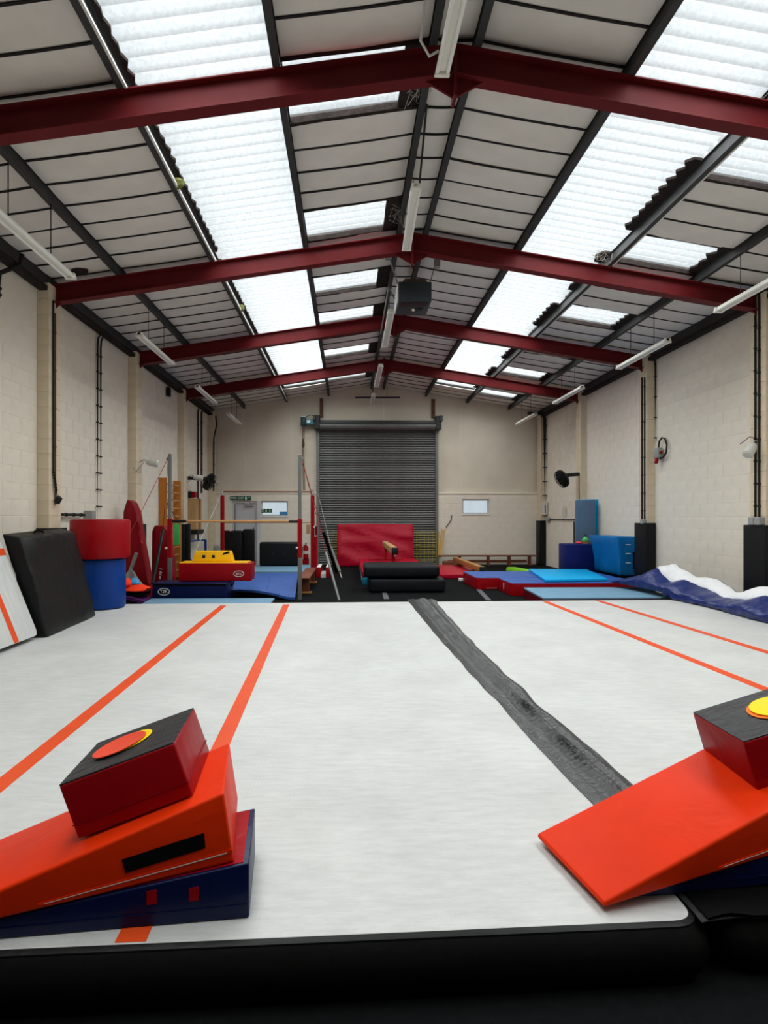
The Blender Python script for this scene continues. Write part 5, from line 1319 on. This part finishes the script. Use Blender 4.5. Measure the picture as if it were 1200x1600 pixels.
# ================================================================== CEILING FITTINGS
def batten(label, p, q, drop, group, hooks=True):
    p, q = Vector(p), Vector(q); d = (q - p).normalized(); s = d.cross(V(0, 0, 1)).normalized()
    t = thing('strip_light', label, 'strip light', (p + q) / 2, group)
    def bar(off, w, z0, z1): return hexa([p + off - s * w + V(0, 0, z0), p + off + s * w + V(0, 0, z0), q + off + s * w + V(0, 0, z0), q + off - s * w + V(0, 0, z0), p + off - s * w * .7 + V(0, 0, z1), p + off + s * w * .7 + V(0, 0, z1), q + off + s * w * .7 + V(0, 0, z1), q + off - s * w * .7 + V(0, 0, z1)])
    obj('batten', bevel(bar(V(0, 0, 0), .035, .02, .075), .006, 1), 'lamp_white', t)
    for k in (-1, 1): obj('tube', tube([p + s * .045 * k + d * .05 + V(0, 0, .012), q + s * .045 * k - d * .05 + V(0, 0, .012)], .018, 10), 'tube', t)
    for e, sg in ((p, 1), (q, -1)):
        obj('end_cap', bevel(hexa([e + d * sg * .0 - s * .068 + V(0, 0, -.008), e - s * -.068 + V(0, 0, -.008), e + d * sg * .045 + s * .068 + V(0, 0, -.008), e + d * sg * .045 - s * .068 + V(0, 0, -.008), e - s * .05 + V(0, 0, .07), e + s * .05 + V(0, 0, .07), e + d * sg * .045 + s * .05 + V(0, 0, .07), e + d * sg * .045 - s * .05 + V(0, 0, .07)]), .006, 1), 'lamp_white', t)
    for f_ in (.25, .72):
        m_ = p.lerp(q, f_); top = V(m_.x, m_.y, zr(m_.x) + .0)
        obj('chain', tube([m_ + V(0, 0, .07), top], .006, 5), 'cable', t)
gr = 'unlit strip lights hung below the roof'
XLL, XRR = CEN - D[3], CEN + D[3]
ORD = ['nearest the camera', 'second from the camera', 'third from the camera', 'nearest the end wall']
for k, (yf, z) in enumerate(((7.55, 4.47), (11.8, 4.49), (15.6, 4.46), (19.1, 4.46))):
    batten(f'unlit strip light along the left wall, {ORD[k]}', V(XLL, yf - 1.85, z), V(XLL, yf, z), .5, gr)
for k, (yf, z) in enumerate(((8.6, 4.5), (11.8, 4.47), (15.5, 4.48), (18.95, 4.47))):
    batten(f'unlit strip light along the right wall, {ORD[k]}', V(XRR, yf - 1.85, z), V(XRR, yf, z), .5, gr)
RID = ['nearest the camera', 'second from the camera', 'below the heater', 'fourth from the camera', 'nearest the end wall']
rl = [((690, 121), 5.25, None), ((635, 392), 8.85, ((650, 295), 7.1)), ((601, 543), 12.45, ((611, 489), 10.7)), ((588, 605), 16.1, ((595, 573), 14.4)), ((581, 632), 19.3, ((584, 618), 17.7))]
for k, (pf, yf, nr) in enumerate(rl):
    q = onY(*pf, yf); p = onY(*nr[0], nr[1]) if nr else V(q.x + .02, yf - 1.75, q.z + .02)
    batten(f'unlit strip light under the ridge, {RID[k]}', p, q, .4, gr)
# warm air heater
yh0 = 9.75; x0, x1 = onY(622, 455, yh0).x, onY(674.5, 455, yh0).x; zb_, zt_ = onY(648, 470, yh0).z, onY(648, 440, yh0).z
t = thing('unit_heater', 'dark box heater hung below the roof ridge', 'heater', ((x0 + x1) / 2, yh0 + .4, zb_))
obj('case', bevel(box(x0 + .008, x1, yh0, yh0 + .72, zb_, zt_), .012, 2), 'heater', t)
obj('side_panel', box(x0 - .004, x0 + .01, yh0 + .02, yh0 + .7, zb_ + .02, zt_ - .01), 'heater_side', t, 0)
obj('top_cowl', bevel(hexa([V(x0 + .06, yh0 + .06, zt_), V(x1 - .03, yh0 + .06, zt_), V(x1 - .03, yh0 + .6, zt_), V(x0 + .06, yh0 + .6, zt_), V(x0 + .12, yh0 + .12, zt_ + .1), V(x1 - .1, yh0 + .12, zt_ + .1), V(x1 - .1, yh0 + .55, zt_ + .1), V(x0 + .12, yh0 + .55, zt_ + .1)]), .01, 1), 'rust', t)
w_ = x1 - x0
for k in range(4): obj('louvre', box(x0 + .05 + k * .055, x0 + .09 + k * .055, yh0 + .08, yh0 + .24, zb_ - .008, zb_ + .004), 'black_plastic', t, 0)
obj('burner_slot', box(x0 + w_ * .5, x0 + w_ * .9, yh0 + .06, yh0 + .22, zb_ - .006, zb_ + .004), 'black_plastic', t, 0)
for k in range(3): obj('nozzle', lathe([(.03, 0), (.035, .02), (.02, .05)], V(x0 + w_ * (.52 + .13 * k), yh0 + .36, zb_ + .002), (0, 0, -1), 12), 'chrome' if k == 0 else 'heater', t)
for fx_ in (.15, .5, .85):
    for z_ in (zb_ + .03, zt_ - .02): obj('rivet', lathe([(.007, 0), (.005, .004)], V(x0 + w_ * fx_, yh0 + .001, z_), (0, -1, 0), 6), 'chrome', t)
pa = onY(607, 397, FRAMES[4] + .05); pb = onY(684, 402, FRAMES[4] + .05)
obj('hanger', tube([V(pa.x, pa.y + .08, pa.z + .05), V(x0, yh0 + .1, zt_)], .012, 6), 'galv', t)
obj('hanger', tube([V(pb.x, pb.y + .08, pb.z + .02), V(x1 - .02, yh0 + .1, zt_)], .008, 6), 'rust', t)
obj('hanger_clamp', bevel(box(pa.x - .04, pa.x + .04, FRAMES[4] + .08, FRAMES[4] + .16, pa.z - .05, pa.z + .12), .008, 1), 'galv', t)
obj('hanger_clamp', bevel(box(pb.x - .045, pb.x + .045, FRAMES[4] + .08, FRAMES[4] + .16, pb.z - .13, pb.z + .1), .008, 1), 'galv', t)
obj('gas_pipe', tube([V(x0 - .02, yh0 + .5, zt_ - .1), V(x0 - .12, yh0 + .5, zt_ + .1), V(x0 - .13, FRAMES[5] - .2, 5.35)], .014, 6), 'galv', t)
# radiant tube by the end wall
a, b = onY(555, 621, 19.6), onY(625, 621, 19.6)
t = thing('radiant_tube', 'thin dark rail hung below the ridge at the end wall', 'rail', (a + b) / 2)
obj('rail', tube([a, b], .03, 8), 'dark_steel', t)
obj('frame_hook', join(tube([V(.75, 19.6, a.z), V(.78, 19.6, a.z + .2), V(.85, 19.6, zr(.85))], .01, 5)), 'dark_steel', t)
obj('frame_hook', join(tube([V(1.25, 19.6, a.z), V(1.25, 19.6, zr(1.25))], .01, 5)), 'dark_steel', t)
# loose cable under the ridge and dust webs
single('roof_cable', tube([V(CEN - .16, 6.2, 5.78), V(CEN - .1, 7.4, 5.55), V(CEN - .15, 8.2, 5.62), V(CEN - .12, 9.0, 5.5)], .012, 6), 'cable', 'loose black cable drooping beside the ridge before the second frame', 'cable')
single('roof_cable', tube([V(.62, 4.9, 5.72), V(.60, 5.02, 5.5), V(.68, 5.08, 5.42), V(.76, 5.1, 5.48)], .012, 6), 'pale_plastic', 'pale cable loop by the strip light nearest the camera', 'cable')
def web(label, c, rad, n, seed):
    rnd = random.Random(seed); g = []
    for k in range(n):
        p = Vector(c) + V(*(rnd.uniform(-1, 1) * rad[i] for i in range(3))); q = Vector(c) + V(*(rnd.uniform(-1, 1) * rad[i] for i in range(3)))
        g.append(tube([p, p.lerp(q, .5) + V(0, 0, -rad[2] * .4 * rnd.random()), q], .0025, 3))
    o = single('cobweb', join(*g), 'cobweb', label, 'cobweb', 'dusty cobwebs in the roof', 0); o['kind'] = 'stuff'
x = CEN + D[2]; web('dusty cobweb beside the right roof light at the second frame', (x - .12, 8.95, zr(x) + .08), (.16, .12, .1), 26, 1)
x = CEN - D[0]; web('dusty cobweb by the ridge just beyond the nearest frame', (x - .05, 6.0, zr(x) + .08), (.14, .3, .1), 30, 2)
web('dusty cobweb by the ridge just before the second frame', (x - .05, 8.6, zr(x) + .08), (.14, .25, .1), 26, 3)
x = CEN - D[2] + .05
for k, (y, lab) in enumerate(((7.05, 'tuft of dry moss on the left purlin in the nearest bay'), (11.2, 'small tuft of moss on the left purlin beyond the second frame'))):
    single('moss_tuft', rough(lathe([(.01, 0), (.06, .03), (.07, .08), (.02, .13)], (x, y, zr(x) - .02), n=10), .03, 14, k), 'moss', lab, 'moss')
lb = onX(125, 425, CEN - 4.75)
bh = [onp(px, py, V(CEN - 4.9, 0, zr(CEN - 4.9) + .11), V(SL * -1, 0, 1)) for px, py in ((108, 425), (112, 419), (122, 417), (138, 419), (138, 423), (126, 427), (114, 430))]
single('torn_lining', prism([p - V(0, 0, .02) for p in bh], (0, 0, -.012)), 'filler', 'ragged black hole patch in the roof lining above the left strip light', 'hole')
